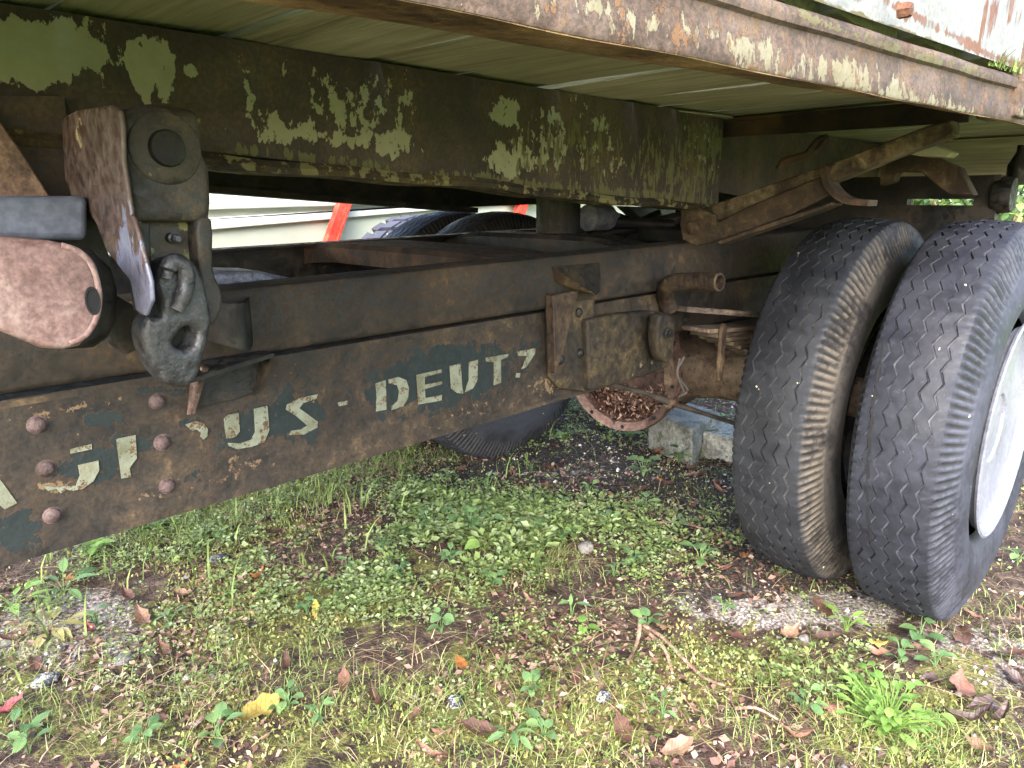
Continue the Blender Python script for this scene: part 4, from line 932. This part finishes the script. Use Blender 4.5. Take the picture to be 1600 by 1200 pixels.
# ------------------------------------------------------------------ hedge and shrubs behind
def shrub(name, cx, cy, rx, ry, hgt, n, mat, label, cat='shrub', group=None, seed=0):
    r = np.random.default_rng(seed); z0 = float(gh(np.array([cx]), np.array([cy]))[0])
    e_ = empty(name, (cx, cy, z0)); tag(e_, label, cat, group)
    nc = 40; cl = np.stack((r.uniform(-1, 1, nc) * rx * .8, r.uniform(-1, 1, nc) * ry * .8, r.uniform(.12, .9, nc) * hgt), 1)
    k = r.integers(0, nc, n); p = cl[k] + r.normal(0, 1, (n, 3)) * np.array((rx * .22, ry * .22, hgt * .12)); p[:, 2] = np.clip(p[:, 2], .03, None)
    p += np.array((cx, cy, z0)); sz = r.uniform(.06, .13, n)
    v, f, rr = leaf_quads(p, r.normal(size=(n, 3)) + np.array((0, 0, .3)), r.normal(size=(n, 3)), sz, sz * .6, np.clip(r.random(n) * .7 + (k % 7) / 18, 0, 1))
    part('foliage', (v, f), mat, e_, attrs={'rnd': rr}, sharp=0)
    st = join(*[tube([(cx + .1 * math.sin(j), cy + .1 * math.cos(j), z0 - .1), (cx + cl[j][0] * .5, cy + cl[j][1] * .5, z0 + cl[j][2] * .5), (cx + cl[j][0], cy + cl[j][1], z0 + cl[j][2])], [.025, .018, .008], 6) for j in range(10)])
    part('stem', st, 'twig', e_)
for k, (x, y, rx, ry, h, n, m, lb) in enumerate([
        (8.2, 1.7, .9, 1.0, 3.4, 6000, 'hedge_dark', 'dark green shrub seen at right edge past the rear crossbeam'),  # height raised to block sky light from the right
        (9.2, 3.4, 1.2, 1.2, 1.4, 6000, 'hedge', 'low yellow-green shrub behind the twin tyres'),
        (9.5, 5.4, 1.3, 1.3, 1.5, 6000, 'hedge', 'yellow-green shrub seen in the gap beside the outrigger brace'),
        (9.8, 7.4, 1.4, 1.4, 1.7, 6000, 'hedge', 'yellow-green shrub far behind the axle'),
        (9.0, -.4, 1.0, 1.0, 1.9, 5000, 'hedge_dark', 'dark shrub right of the trailer tail')]):
    shrub('shrub', x, y, rx, ry, h, n, m, lb, seed=20 + k)

# ------------------------------------------------------------------ concrete blocks
def block(L, X, depth, h, label):
    c = [P(a, b, Z=0.0) for a, b in L]
    V, F = prism([Vector((p.x, p.y, -.03)) for p in c], (0, 0, h + .03))
    n = len(c); V = [Vector(v) + (Vector((random.uniform(-.012, .012), random.uniform(-.012, .012), random.uniform(-.012, .006))) if i >= n else Vector()) for i, v in enumerate(V)]
    o = part('concrete_block', (V, F), 'concrete', None, bevel=.012, seg=3); tag(o, label, 'block')
block([(1012, 700), (1082, 730), (1120, 700), (1050, 676)], 0, 0, .17, 'grey concrete block under the axle beside the open housing')
block([(1092, 716), (1160, 730), (1190, 706), (1122, 694)], 0, 0, .12, 'smaller broken concrete block half hidden by the inner tyre')

# ------------------------------------------------------------------ vegetation on the ground
def scatter(n, dens, base=.03, less=None, region=(GX0 + .2, GX1, GY0 + .2, GY1), seed=0, clump=0.0):
    r = np.random.default_rng(seed); m = n * 14
    x = r.uniform(region[0], region[1], m); y = r.uniform(region[2], region[3], m); z = gh(x, y)
    fwd = x * ch + y * sh; ok = fwd > .4
    pp = proj(np.stack((np.where(ok, x, 1.0), np.where(ok, y, .6), z), 1))
    d = np.where(ok, blobs(pp, dens), .25) + base
    if less: d = d * (1 - np.where(ok, blobs(pp, less), 0))
    d = d * np.clip(.40 + 4.4 * fbm(x, y, 4, 4, seed + 40), .02, 2)
    vis = ok & (pp[:, 0] > -260) & (pp[:, 0] < 1860) & (pp[:, 1] < 1420)
    d = d * np.where(vis, 1.0, .25)
    keep = np.where(r.random(m) < np.clip(d, 0, 1))[0][:n]
    return np.stack((x[keep], y[keep], z[keep]), 1), r
UP = np.array((0, 0, 1.0))
def stuff(name, vf, mat, rnd):
    o = part(name, vf, mat, None, attrs={'rnd': rnd}, sharp=0); o['kind'] = 'stuff'; return o
# small leafy cover: rosettes
p, r = scatter(12500, COVER, .05, less=[(880, 738, 270, 44, .95), (1130, 850, 110, 80, .7), (300, 960, 240, 60, .45)], seed=1); n = len(p); k = 9
sc = r.uniform(.6, 1.2, n) * np.clip(1.0 + 2.2 * fbm(p[:, 0], p[:, 1], 2.6, 3, 77), .6, 1.9) * (1 + .9 * blobs(proj(p), [(720, 840, 230, 80, 1.0), (960, 850, 160, 60, .6), (980, 690, 160, 50, .9)])); yaw = r.uniform(0, 6.28, n)[:, None] + np.arange(k)[None, :] * 6.28 / k + r.normal(0, .25, (n, k))
el = r.uniform(.0, .8, (n, k)); hh = r.uniform(.004, .03, n)[:, None] * np.ones((1, k))
d = np.stack((np.cos(yaw) * np.cos(el), np.sin(yaw) * np.cos(el), np.sin(el) * .6), -1)
pos = p[:, None, :] + d * (.004 + .006 * sc)[:, None, None] + np.stack((0 * hh, 0 * hh, hh + r.uniform(0, .012, (n, k))), -1)
L = (sc[:, None] * r.uniform(.006, .0135, (n, k))).ravel()
v, f, rr = leaf_quads(pos.reshape(-1, 3), d.reshape(-1, 3), np.tile(UP, (n * k, 1)) + r.normal(0, .35, (n * k, 3)), L, L * r.uniform(.42, .68, n * k), np.clip(np.repeat(r.random(n), k) * .7 + r.random(n * k) * .3, 0, 1))
stuff('ground_cover', (v, f), 'cover', rr)
# moss tufts
p, r = scatter(42000, MOSS, .06, seed=2); n = len(p)
d = r.normal(0, .8, (n, 3)); d[:, 2] = np.abs(d[:, 2]) + .5; L = r.uniform(.006, .016, n)
v, f, rr = leaf_quads(p - UP * .002, d, r.normal(size=(n, 3)), L, L * .5, r.random(n)); stuff('moss', (v, f), 'mosst', rr)
# leaf crumbs
p, r = scatter(44000, [(800, 920, 900, 330, .6), (980, 730, 300, 90, .8), (1350, 1020, 300, 120, .7)], .2, seed=3); n = len(p)
d = r.normal(0, 1, (n, 3)); d[:, 2] *= .35; L = r.uniform(.006, .026, n)
v, f, rr = leaf_quads(p + UP * .004, d, np.tile(UP, (n, 1)) + r.normal(0, .5, (n, 3)), L, L * r.uniform(.3, .7, n), r.random(n)); stuff('leaf_litter', (v, f), 'litter', rr)
# grass blades
def blades(p, r, h0, h1, wd, lean, rnd):
    n = len(p); a = r.uniform(0, 6.28, n); dr = np.stack((np.cos(a), np.sin(a), 0 * a), 1); sd = np.stack((-np.sin(a), np.cos(a), 0 * a), 1)
    h = r.uniform(h0, h1, n)[:, None]; ln = r.uniform(lean * .3, lean, n)[:, None] * h; w_ = (wd * r.uniform(.7, 1.3, n))[:, None]
    V = []
    for t, ww in ((0, 1), (.4, .85), (.75, .55)):
        c = p + dr * ln * t * t + UP * h * (t - .25 * t * t * lean); V += [c - sd * w_ * ww / 2, c + sd * w_ * ww / 2]
    V.append(p + dr * ln * 1.15 + UP * h * (1 - .3 * lean))
    v = np.stack(V, 1).reshape(-1, 3); b = np.arange(n)[:, None] * 7
    F = [x for q in ([0, 1, 3, 2], [2, 3, 5, 4]) for x in (b + q).tolist()] + (b + [4, 5, 6]).tolist()
    return (v, F), np.repeat(rnd, 7)
p, r = scatter(30000, GRASS, .07, seed=4)
vf, rr = blades(p, r, .012, .06, .0016, 1.5, r.random(len(p))); stuff('grass', vf, 'grass', rr)
m = 26000; x = r.uniform(-2, 9, m); y = r.uniform(1.7, 9, m); kk = (y > 3.6) | (x > 3.4) | (r.random(m) < .25); p = np.stack((x, y, gh(x, y)), 1)[kk]
vf, rr = blades(p, r, .04, .14, .006, .9, r.random(len(p)) * .75); stuff('grass', vf, 'grass', rr)
p, r = scatter(9000, [(420, 770, 330, 46, 1.0, -22), (590, 720, 110, 45, 1.0)], .0, seed=14)
vf, rr = blades(p, r, .05, .13, .0026, 1.4, r.random(len(p)) * .8); stuff('grass', vf, 'grass', rr)
# dry stems
p, r = scatter(4200, GRASS, .25, seed=5)
vf, rr = blades(p + UP * .004, r, .03, .11, .0018, 1.9, r.random(len(p))); v = np.asarray(vf[0]); v[:, 2] = gh(v[:, 0], v[:, 1]) + (v[:, 2] - gh(v[:, 0], v[:, 1])) * .3 + .004
stuff('dry_stems', (v, vf[1]), 'straw', rr)
# pebbles
p, r = scatter(4600, GRAV + [(980, 720, 260, 60, .6)], .05, seed=6); n = len(p)
ico = np.array([(0, 0, 1), (.9, 0, .2), (.28, .85, .2), (-.73, .53, .2), (-.73, -.53, .2), (.28, -.85, .2), (0, 0, -.8)]); fi = np.array([(0, 1, 2), (0, 2, 3), (0, 3, 4), (0, 4, 5), (0, 5, 1), (6, 2, 1), (6, 3, 2), (6, 4, 3), (6, 5, 4), (6, 1, 5)])
s_ = (r.uniform(.003, .006, n) * np.where(r.random(n) < .15, 2.0, 1))[:, None, None]
v = (p[:, None, :] + ico[None] * s_ * r.uniform(.6, 1.2, (n, 1, 3)) + r.normal(0, .0006, (n, 7, 3))).reshape(-1, 3); f = (np.arange(n)[:, None, None] * 7 + fi[None]).reshape(-1, 3)
stuff('gravel', (v, f), 'pebble', np.repeat(r.random(n), 7))

# fallen leaves: individual objects ------------------------------------------------
def leaf_mesh(L, W, curl, fold, wav, seed, tipx=.55):
    r = random.Random(seed); V, F = [], []; nu, nv = 8, 4
    for i in range(nu + 1):
        u = i / nu; wd = (W * (math.sin(math.pi * u ** (.8 if seed % 2 else 1.15)) ** .95) * .5 + .0006) * (1 + .12 * math.sin(u * 31 + seed) * (u > .1))
        for j in range(nv + 1):
            t = j / nv * 2 - 1
            z = curl * L * (u - .5) ** 2 * 2 + fold * abs(t) * wd + wav * math.sin(u * 17 + abs(t) * 2) * abs(t) + r.uniform(-.0012, .0012)
            V.append((L * (u - .5), t * wd * (1 - .25 * abs(fold)), z))
    for i in range(nu):
        for j in range(nv): a = i * (nv + 1) + j; F.append([a, a + 1, a + nv + 2, a + nv + 1])
    V.append((-L * .5 - L * .16, .002, .004)); V.append((-L * .5, .0012, .002)); V.append((-L * .5, -.0012, .002)); F.append([len(V) - 3, len(V) - 1, len(V) - 2])
    me, c = mk(V, F, True, None, False); return me
LM = [leaf_mesh(.062, .030, .25, .25, .0028, 1), leaf_mesh(.072, .032, .5, .6, .003, 2), leaf_mesh(.055, .027, -.35, .35, .004, 3), leaf_mesh(.082, .040, .35, .4, .0035, 4), leaf_mesh(.068, .022, .8, .9, .003, 5), leaf_mesh(.05, .028, .2, -.35, .004, 6)]
LEAVES = {}; LATER = []
def fallen(x, y, kind, size=1.0, tilt=.3, yaw=None, label=None, lift=.007, var=None):
    m = LM[random.randrange(6) if var is None else var]; key = (m.name, kind)
    if key not in LEAVES:
        c = m.copy(); c.materials.clear(); c.materials.append(M['leaf_' + kind]); LEAVES[key] = c
    o = bpy.data.objects.new('fallen_leaf', LEAVES[key]); COL.objects.link(o)
    o.location = (x, y, float(gh(np.array([x]), np.array([y]))[0]) + lift)
    o.rotation_euler = (random.uniform(-tilt, tilt), random.uniform(-tilt, tilt), random.uniform(0, 6.28) if yaw is None else yaw); o.scale = (size,) * 3
    nm = {'brown': 'brown', 'tan': 'pale tan', 'orange': 'orange', 'yellow': 'yellow', 'red': 'dark red', 'dark': 'blackish wet'}[kind]
    if label: tag(o, label, 'leaf')
    else: LATER.append((o, nm + ' fallen leaf', 'leaf', nm + ' fallen leaves on the ground', (x, y)))
    return o
KN = [(1285, 960, 'brown'), (1230, 1000, 'tan', 1.2), (1116, 1005, 'brown'), (1146, 998, 'brown'), (1161, 885, 'orange', .7), (1131, 902, 'brown'), (1037, 986, 'tan'), (1225, 1091, 'brown'), (1300, 1117, 'brown'), (1244, 1166, 'brown'), (1056, 1174, 'tan'), (1502, 994, 'brown', 1.5), (1454, 1069, 'dark'), (1499, 1084, 'brown', 1.2), (1439, 1027, 'tan', .8), (1585, 1027, 'brown'), (1590, 1069, 'dark'), (1532, 1177, 'tan', .8), (1540, 1110, 'dark', 1.3), (1515, 1135, 'dark', 1.3), (1560, 1135, 'dark'),
      (773, 1020, 'brown', 1.05), (720, 1045, 'orange', .8), (865, 1063, 'tan', .6), (903, 1070, 'brown'), (683, 1090, 'tan', .7), (750, 1147, 'brown'), (697, 1187, 'brown'), (973, 1150, 'brown'), (690, 1150, 'tan'), (813, 897, 'orange', .7),
      (311, 892, 'brown'), (405, 915, 'orange'), (334, 836, 'orange', .9), (289, 934, 'tan'), (202, 941, 'brown'), (225, 971, 'tan', 1.1), (255, 1027, 'brown', 1.1), (394, 986, 'dark', .8), (26, 1005, 'brown'), (56, 1042, 'brown'), (430, 838, 'brown'), (450, 1055, 'brown'), (680, 925, 'brown', 1.1), (700, 918, 'brown'), (640, 930, 'brown'), (530, 930, 'brown'), (540, 1080, 'brown'), (1290, 1005, 'dark', .8),
      (880, 725, 'brown'), (880, 745, 'tan', .8), (1000, 770, 'brown'), (970, 700, 'tan', .7), (1180, 735, 'orange'), (1120, 850, 'brown'), (1050, 850, 'brown'), (900, 800, 'brown'), (1185, 810, 'brown'), (590, 830, 'brown'), (640, 770, 'brown', .8), (1090, 790, 'brown'), (790, 820, 'dark', 1.2), (940, 720, 'brown'), (720, 735, 'brown'), (760, 718, 'brown', .8), (800, 765, 'brown'), (835, 722, 'tan', .7), (850, 762, 'brown'), (925, 752, 'brown'), (955, 765, 'dark'), (985, 742, 'brown'), (1025, 712, 'brown'), (1045, 762, 'brown'), (1085, 752, 'tan', .7), (1120, 765, 'brown'), (1100, 815, 'brown'), (1060, 880, 'brown'), (980, 860, 'brown'), (1150, 940, 'brown')]
for q in KN:
    c = P(q[0], q[1], Z=0); fallen(c.x, c.y, q[2], q[3] * 1.1 if len(q) > 3 else 1.0, lift=.013)
c = P(865, 938, Z=0); fallen(c.x, c.y, 'dark', 1.05, .1, .9, 'large dark brown leaf standing on edge right of the grassy tuft', .03, 3).rotation_euler = (1.1, .2, .7)
c = P(405, 1125, Z=0); fallen(c.x, c.y, 'yellow', 1.5, .2, .3, 'big curled yellow leaf in the front left foreground', .012, 3)
c = P(587, 1110, Z=0); fallen(c.x, c.y, 'brown', 1.3, .2, 1.2, 'tightly rolled brown leaf in the front middle of the ground', .014, 4)
c = P(1371, 1012, Z=0); fallen(c.x, c.y, 'yellow', .9, .2, 2.2, 'broad yellow leaf lying in front of the outer tyre', .012, 5)
c = P(349, 1125, Z=0); fallen(c.x, c.y, 'red', .6, .2, .3, 'small crimson leaf left of the big curled yellow leaf', .012, 2)
c = P(11, 1117, Z=0); fallen(c.x, c.y, 'red', 1.1, .2, .2, 'red leaf cut by the left edge of the view', .012, 1)
c = P(495, 965, Z=0); fallen(c.x, c.y, 'yellow', .7, .2, 1.2, 'upright yellow-green leaf among the clover left of centre', .025, 1).rotation_euler = (0, -1.1, .8)
p, r = scatter(215, [(800, 900, 900, 330, .4), (980, 740, 280, 80, .8), (1350, 1020, 300, 120, .8)], .15, seed=31)
for q in p: fallen(q[0], q[1], random.choices(['brown', 'tan', 'dark', 'orange', 'red'], [6, 2.5, 1.6, .7, .4])[0], random.uniform(.45, .95), lift=.011)

# weeds with leaves you can count ------------------------------------------------
def weed_leaf(L, W, shape):
    V, F = [], []; nu = 6
    for i in range(nu + 1):
        u = i / nu
        wd = {'oval': W * math.sin(math.pi * min(u * .97 + .03, 1)) ** .75, 'heart': W * (math.sin(math.pi * (u * .8 + .2)) ** .9), 'lance': W * math.sin(math.pi * u ** .8) ** 1.1}[shape] * .5 + .0004
        z = L * (.12 * u - .28 * u * u)
        V += [(L * u, -wd, z + wd * .22), (L * u, 0, z), (L * u, wd, z + wd * .22)]
    for i in range(nu):
        for j in (0, 1): a = i * 3 + j; F.append([a, a + 3, a + 4, a + 1])
    me, c = mk(V, F, True, None, False); return me
WL = {}
def wl(shape, mat):
    if (shape, mat) not in WL:
        me = weed_leaf(1, {'oval': .62, 'heart': .85, 'lance': .36}[shape], shape); me.materials.append(M[mat]); WL[(shape, mat)] = me
    return WL[(shape, mat)]
def weed(px, py, n, L, shape, mat='weed', h=.03, label=None, rise=.5, spread=1.0):
    c = P(px, py, Z=0); z = float(gh(np.array([c.x]), np.array([c.y]))[0]); e_ = empty('weed', (c.x, c.y, z))
    if label: tag(e_, label, 'weed')
    else:
        kd = {'oval': 'small round-leaved weed', 'heart': 'small heart-leaved weed', 'lance': 'small pointed-leaf weed'}[shape]
        LATER.append((e_, kd, 'weed', kd + 's on the ground', (c.x, c.y)))
    V = []
    for k in range(n):
        a = k * 2.4 + random.uniform(-.4, .4) + px; hh = h * random.uniform(.35, 1.1); rd = L * random.uniform(.15, .6) * spread * (1 if spread == 1 else random.random() ** .5 * 1.4); s = L * random.uniform(.65, 1.15)
        b = Vector((rd * math.cos(a), rd * math.sin(a), hh))
        o = bpy.data.objects.new('leaf', wl(shape, mat)); COL.objects.link(o); o.parent = e_; o.location = b
        o.rotation_euler = (random.uniform(-.3, .3), -random.uniform(-.1, rise), a); o.scale = (s,) * 3
        V.append(tube([(c.x, c.y, z - .003), (c.x + b.x * .5, c.y + b.y * .5, z + hh * .7), (c.x + b.x, c.y + b.y, z + hh)], [.0014, .0012, .001], 5))
    part('stem', join(*V), mat, e_)
weed(1322, 985, 7, .055, 'lance', 'weed_bright', .05, 'upright bright green weed with long pointed leaves before the twin tyres', 1.0)
weed(1436, 1000, 6, .042, 'heart', 'weed', .05, 'round-leaved weed in front of the outer tyre', .3)
weed(1385, 1140, 80, .026, 'oval', 'weed_bright', .085, 'large bright green weed clump in the right foreground', .5, 5.0)
weed(1340, 1110, 26, .030, 'lance', 'weed_bright', .07, 'feathery bright green weed just behind the large foreground clump', .7, 2.6)
weed(735, 835, 30, .034, 'heart', 'weed', .075, 'tallest clump of pale green heart-shaped leaves in the middle of the ground', .4, 3.0)
weed(670, 838, 24, .03, 'oval', 'weed', .06, 'low pale green weed clump left of the tallest middle clump', .4, 2.6)
weed(757, 862, 2, .048, 'heart', 'weed_bright', .035, 'single big yellowish round leaf below the tallest clump', .1)
weed(830, 845, 8, .04, 'heart', 'weed', .06, 'heart-leaved weed just left of the grey stone', .6)
weed(880, 850, 8, .034, 'oval', 'weed', .05, 'weed of rounded leaves touching the grey stone', .5)
weed(762, 765, 8, .035, 'lance', 'weed', .06, 'upright bluish green weed at the edge of the dark soil', .9)
weed(690, 990, 5, .030, 'heart', 'weed', .05, 'little pale weed standing alone on the mossy front ground', .3)
weed(893, 968, 3, .045, 'lance', 'weed', .05, 'single pointed green leaf on a stalk beside the dark leaf', .9)
weed(912, 992, 3, .036, 'heart', 'weed_bright', .03, 'bright heart-shaped leaf beside the twigs', .2)
weed(80, 985, 9, .075, 'lance', 'weed_pale', .016, 'withered yellow weed flopped over the gravel patch', .1)
weed(100, 925, 8, .075, 'lance', 'weed', .04, 'long-leaved green weed beside the withered yellow one', .6)
weed(20, 950, 8, .07, 'lance', 'weed_bright', .04, 'yellowish green long-leaved weed at the left edge', .5)
weed(150, 870, 12, .05, 'oval', 'weed_bright', .05, 'leafy weed below the chassis rail at far left', .5)
weed(225, 838, 12, .045, 'oval', 'weed', .05, 'leafy weed right below the lettered chassis rail', .5)
weed(1095, 885, 8, .045, 'oval', 'weed', .05, 'weed with broad green leaves left of the inner tyre', .6)
weed(1005, 745, 7, .05, 'heart', 'weed', .07, 'dark soil weed in front of the concrete block', .4)
weed(1128, 670, 6, .06, 'oval', 'weed', .12, 'weed growing between the two concrete blocks', .5)
weed(940, 668, 16, .045, 'oval', 'weed', .09, 'broad-leaved weed patch under the open axle housing', .5)
weed(1060, 725, 7, .045, 'heart', 'weed', .06, 'weed leaning on the face of the larger concrete block', .5)
for (x, y, n, l, s) in [(880, 690, 12, .04, 'oval'), (985, 690, 12, .04, 'oval'), (830, 735, 8, .03, 'lance'), (920, 770, 8, .03, 'oval'), (1010, 800, 8, .03, 'oval'), (1060, 830, 7, .03, 'oval'), (880, 795, 8, .028, 'oval'), (950, 830, 9, .03, 'oval'), (600, 870, 9, .03, 'oval'), (545, 900, 9, .028, 'oval'), (620, 910, 9, .03, 'oval'), (480, 960, 7, .028, 'heart'), (705, 890, 9, .03, 'oval'), (770, 920, 6, .028, 'heart'), (990, 890, 9, .03, 'oval'), (960, 900, 8, .03, 'lance'), (640, 760, 7, .03, 'lance'), (700, 745, 7, .03, 'lance'), (590, 765, 6, .03, 'oval'), (1035, 1120, 5, .03, 'lance'), (1255, 1115, 6, .03, 'oval'), (1010, 985, 6, .03, 'heart'), (1460, 1045, 6, .035, 'oval'), (1405, 1040, 6, .03, 'oval'), (1590, 880, 5, .05, 'oval'), (830, 1090, 6, .025, 'heart'), (500, 1130, 8, .03, 'lance'), (450, 1110, 8, .03, 'oval'), (230, 1170, 7, .03, 'oval'), (340, 1160, 7, .035, 'oval'), (150, 975, 5, .03, 'oval'), (265, 975, 5, .035, 'lance'), (25, 1165, 6, .05, 'lance'), (45, 1180, 5, .03, 'oval'), (800, 1165, 7, .04, 'lance'), (850, 1150, 6, .03, 'heart'), (350, 850, 6, .03, 'oval'), (1230, 900, 5, .03, 'lance'), (1130, 960, 5, .025, 'oval'), (1150, 775, 6, .03, 'oval')]:
    weed(x, y, n, l, s, h=.045)

# stones and twigs ------------------------------------------------
def stone(px, py, sx_, sy_, sz_, mat, label, seed, lift=.25):
    bm = bmesh.new(); bmesh.ops.create_icosphere(bm, subdivisions=3, radius=1); r = random.Random(seed); c = P(px, py, Z=0)
    ax_ = [Vector((r.gauss(0, 1), r.gauss(0, 1), r.gauss(0, 1))).normalized() for _ in range(9)]
    for v in bm.verts:
        d_ = v.co.normalized(); k = min(1.0, min((.72 + .2 * ((i * 37) % 5) / 5) / max(.05, d_.dot(a)) for i, a in enumerate(ax_)))
        v.co = Vector((d_.x * sx_, d_.y * sy_, d_.z * sz_)) * k
    z = float(gh(np.array([c.x]), np.array([c.y]))[0]) + sz_ * lift
    vf = [tuple(v.co + Vector((c.x, c.y, z))) for v in bm.verts], [[v.index for v in f.verts] for f in bm.faces]; bm.free()
    tag(part('stone', vf, mat), label, 'stone')
stone(340, 880, .034, .022, .018, 'slag', 'black and white lump of slag below the chassis rail', 1)
stone(915, 862, .030, .024, .020, 'stone', 'pinkish grey rounded stone among the middle weeds', 2, .5)
stone(192, 1030, .024, .02, .014, 'stone', 'rough grey stone at the edge of the gravel patch', 3)
stone(72, 1066, .03, .022, .018, 'slag', 'dark grey jagged stone below the gravel patch', 4)
stone(155, 950, .024, .016, .010, 'stone', 'flat pale stone above the gravel patch', 5)
stone(128, 977, .016, .012, .010, 'stone', 'small pale oval pebble beside the withered yellow weed', 6)
stone(12, 1005, .018, .014, .012, 'stone', 'whitish stone at the left edge of the gravel', 7)
stone(712, 1103, .019, .018, .018, 'slag', 'bluish speckled stone in the front middle', 8)
stone(942, 1097, .019, .016, .016, 'slag', 'bluish speckled stone near the forked twig', 9)
stone(1205, 952, .022, .014, .010, 'stone', 'pale pebble left of the outer tyre', 10)
stone(1235, 955, .018, .012, .009, 'stone', 'second pale pebble, nearer the outer tyre', 11)
stone(1255, 1000, .018, .014, .012, 'stone', 'pale stone beside the tan leaf before the tyres', 12)
def twig(L, rad, label, z=.012):
    pts = []
    for i, (a, b) in enumerate(L):
        c = P(a, b, Z=0); pts.append(Vector((c.x, c.y, float(gh(np.array([c.x]), np.array([c.y]))[0]) + z + .006 * math.sin(i * 2))))
    n_ = len(ring_path(pts, 4)); return tube(ring_path(pts, 4), [rad * (1 - .5 * i / n_) for i in range(n_)], 8)
tw = empty('twig', P(1005, 985, Z=0)); tag(tw, 'forked bare twig lying on the moss in front of the weeds', 'twig')
part('branch', twig([(1000, 962), (998, 1000), (992, 1020), (980, 1048)], .006, ''), 'twig', tw)
part('branch', twig([(1004, 986), (1036, 1010), (1070, 1040), (1100, 1066), (1132, 1084)], .0055, ''), 'twig', tw)
part('branch', twig([(1006, 992), (1034, 1022), (1044, 1040), (1050, 1062)], .005, ''), 'twig', tw)
tag(part('twig', twig([(1015, 828), (1060, 826), (1120, 835)], .005, ''), 'twig'), 'thin straight twig on the dark soil left of the inner tyre', 'twig')
tag(part('twig', twig([(1148, 1118), (1180, 1122), (1215, 1132)], .004, ''), 'twig'), 'reddish broken twig in the right foreground', 'twig')
tag(part('twig', twig([(1290, 1062), (1340, 1058), (1385, 1040)], .003, ''), 'straw', attrs=None), 'pale dry stalk lying before the outer tyre', 'twig')
# tuft of grass growing in the gap above the side rail
n = 90; x = RNG.uniform(1.33, 1.52, n); p = np.stack((x, side_y(x) - .004 + RNG.uniform(-.004, .006, n), 1.172 + .070 + 0 * x), 1)
vf, rr = blades(p, RNG, .012, .04, .0016, 1.4, RNG.random(n) * .6)
gt = part('grass_tuft', vf, 'grass', None, attrs={'rnd': rr}, sharp=0); tag(gt, 'small bright green grass tuft sprouting from the gap above the side rail', 'grass tuft')

# every leaf and weed is told apart by what it lies beside
MARKS = [('outer tyre', (1490, 965)), ('inner tyre', (1250, 900)), ('larger concrete block', (1060, 715)), ('open axle housing', (1000, 668)), ('far wheel', (740, 720)), ('pinkish grey stone', (915, 862)),
         ('tallest heart-leaved clump', (735, 835)), ('forked twig', (1030, 1020)), ('large bright green clump', (1385, 1150)), ('black and white slag', (340, 880)), ('withered yellow weed', (80, 985)), ('big curled yellow leaf', (405, 1125)),
         ('rolled brown leaf', (587, 1110)), ('bluish front stone', (712, 1103)), ('leaf standing on edge', (865, 938)), ('straight twig', (1068, 828)), ('bluish upright weed', (762, 765)), ('upright yellow-green leaf', (495, 965)),
         ('broad yellow leaf', (1371, 1012)), ('reddish broken twig', (1180, 1122)), ('lone pale weed', (690, 990)), ('upright long-leaved weed', (1322, 985)), ('rough grey stone', (192, 1030)), ('red leaf at left edge', (11, 1117))]
ORD = ['', 'second', 'third', 'fourth', 'fifth', 'sixth', 'seventh', 'eighth', 'ninth', 'tenth', 'eleventh', 'twelfth', 'thirteenth', 'fourteenth', 'fifteenth', 'sixteenth', 'seventeenth', 'eighteenth', 'nineteenth', 'twentieth']
buck = {}
for (o, nm, cat, grp, xy) in LATER:
    q = proj(np.array([[xy[0], xy[1], 0.0]]))[0]
    nmk, mp = min(MARKS, key=lambda m: (m[1][0] - q[0]) ** 2 + (1.5 * (m[1][1] - q[1])) ** 2)
    dx, dy = q[0] - mp[0], 1.5 * (q[1] - mp[1])
    side = ('right of' if dx > 0 else 'left of') if abs(dx) > abs(dy) else ('in front of' if dy > 0 else 'behind')
    buck.setdefault((nm, nmk, side), []).append((math.hypot(dx, dy), o, cat, grp))
for (nm, nmk, side), L in buck.items():
    L.sort(key=lambda t: t[0])
    for k, (d_, o, cat, grp) in enumerate(L):
        tag(o, nm + (' ' if k == 0 else ', %s nearest ' % ORD[min(k, 19)]) + side + ' the ' + nmk + (', the nearest' if k == 0 and len(L) > 1 else ''), cat, grp)
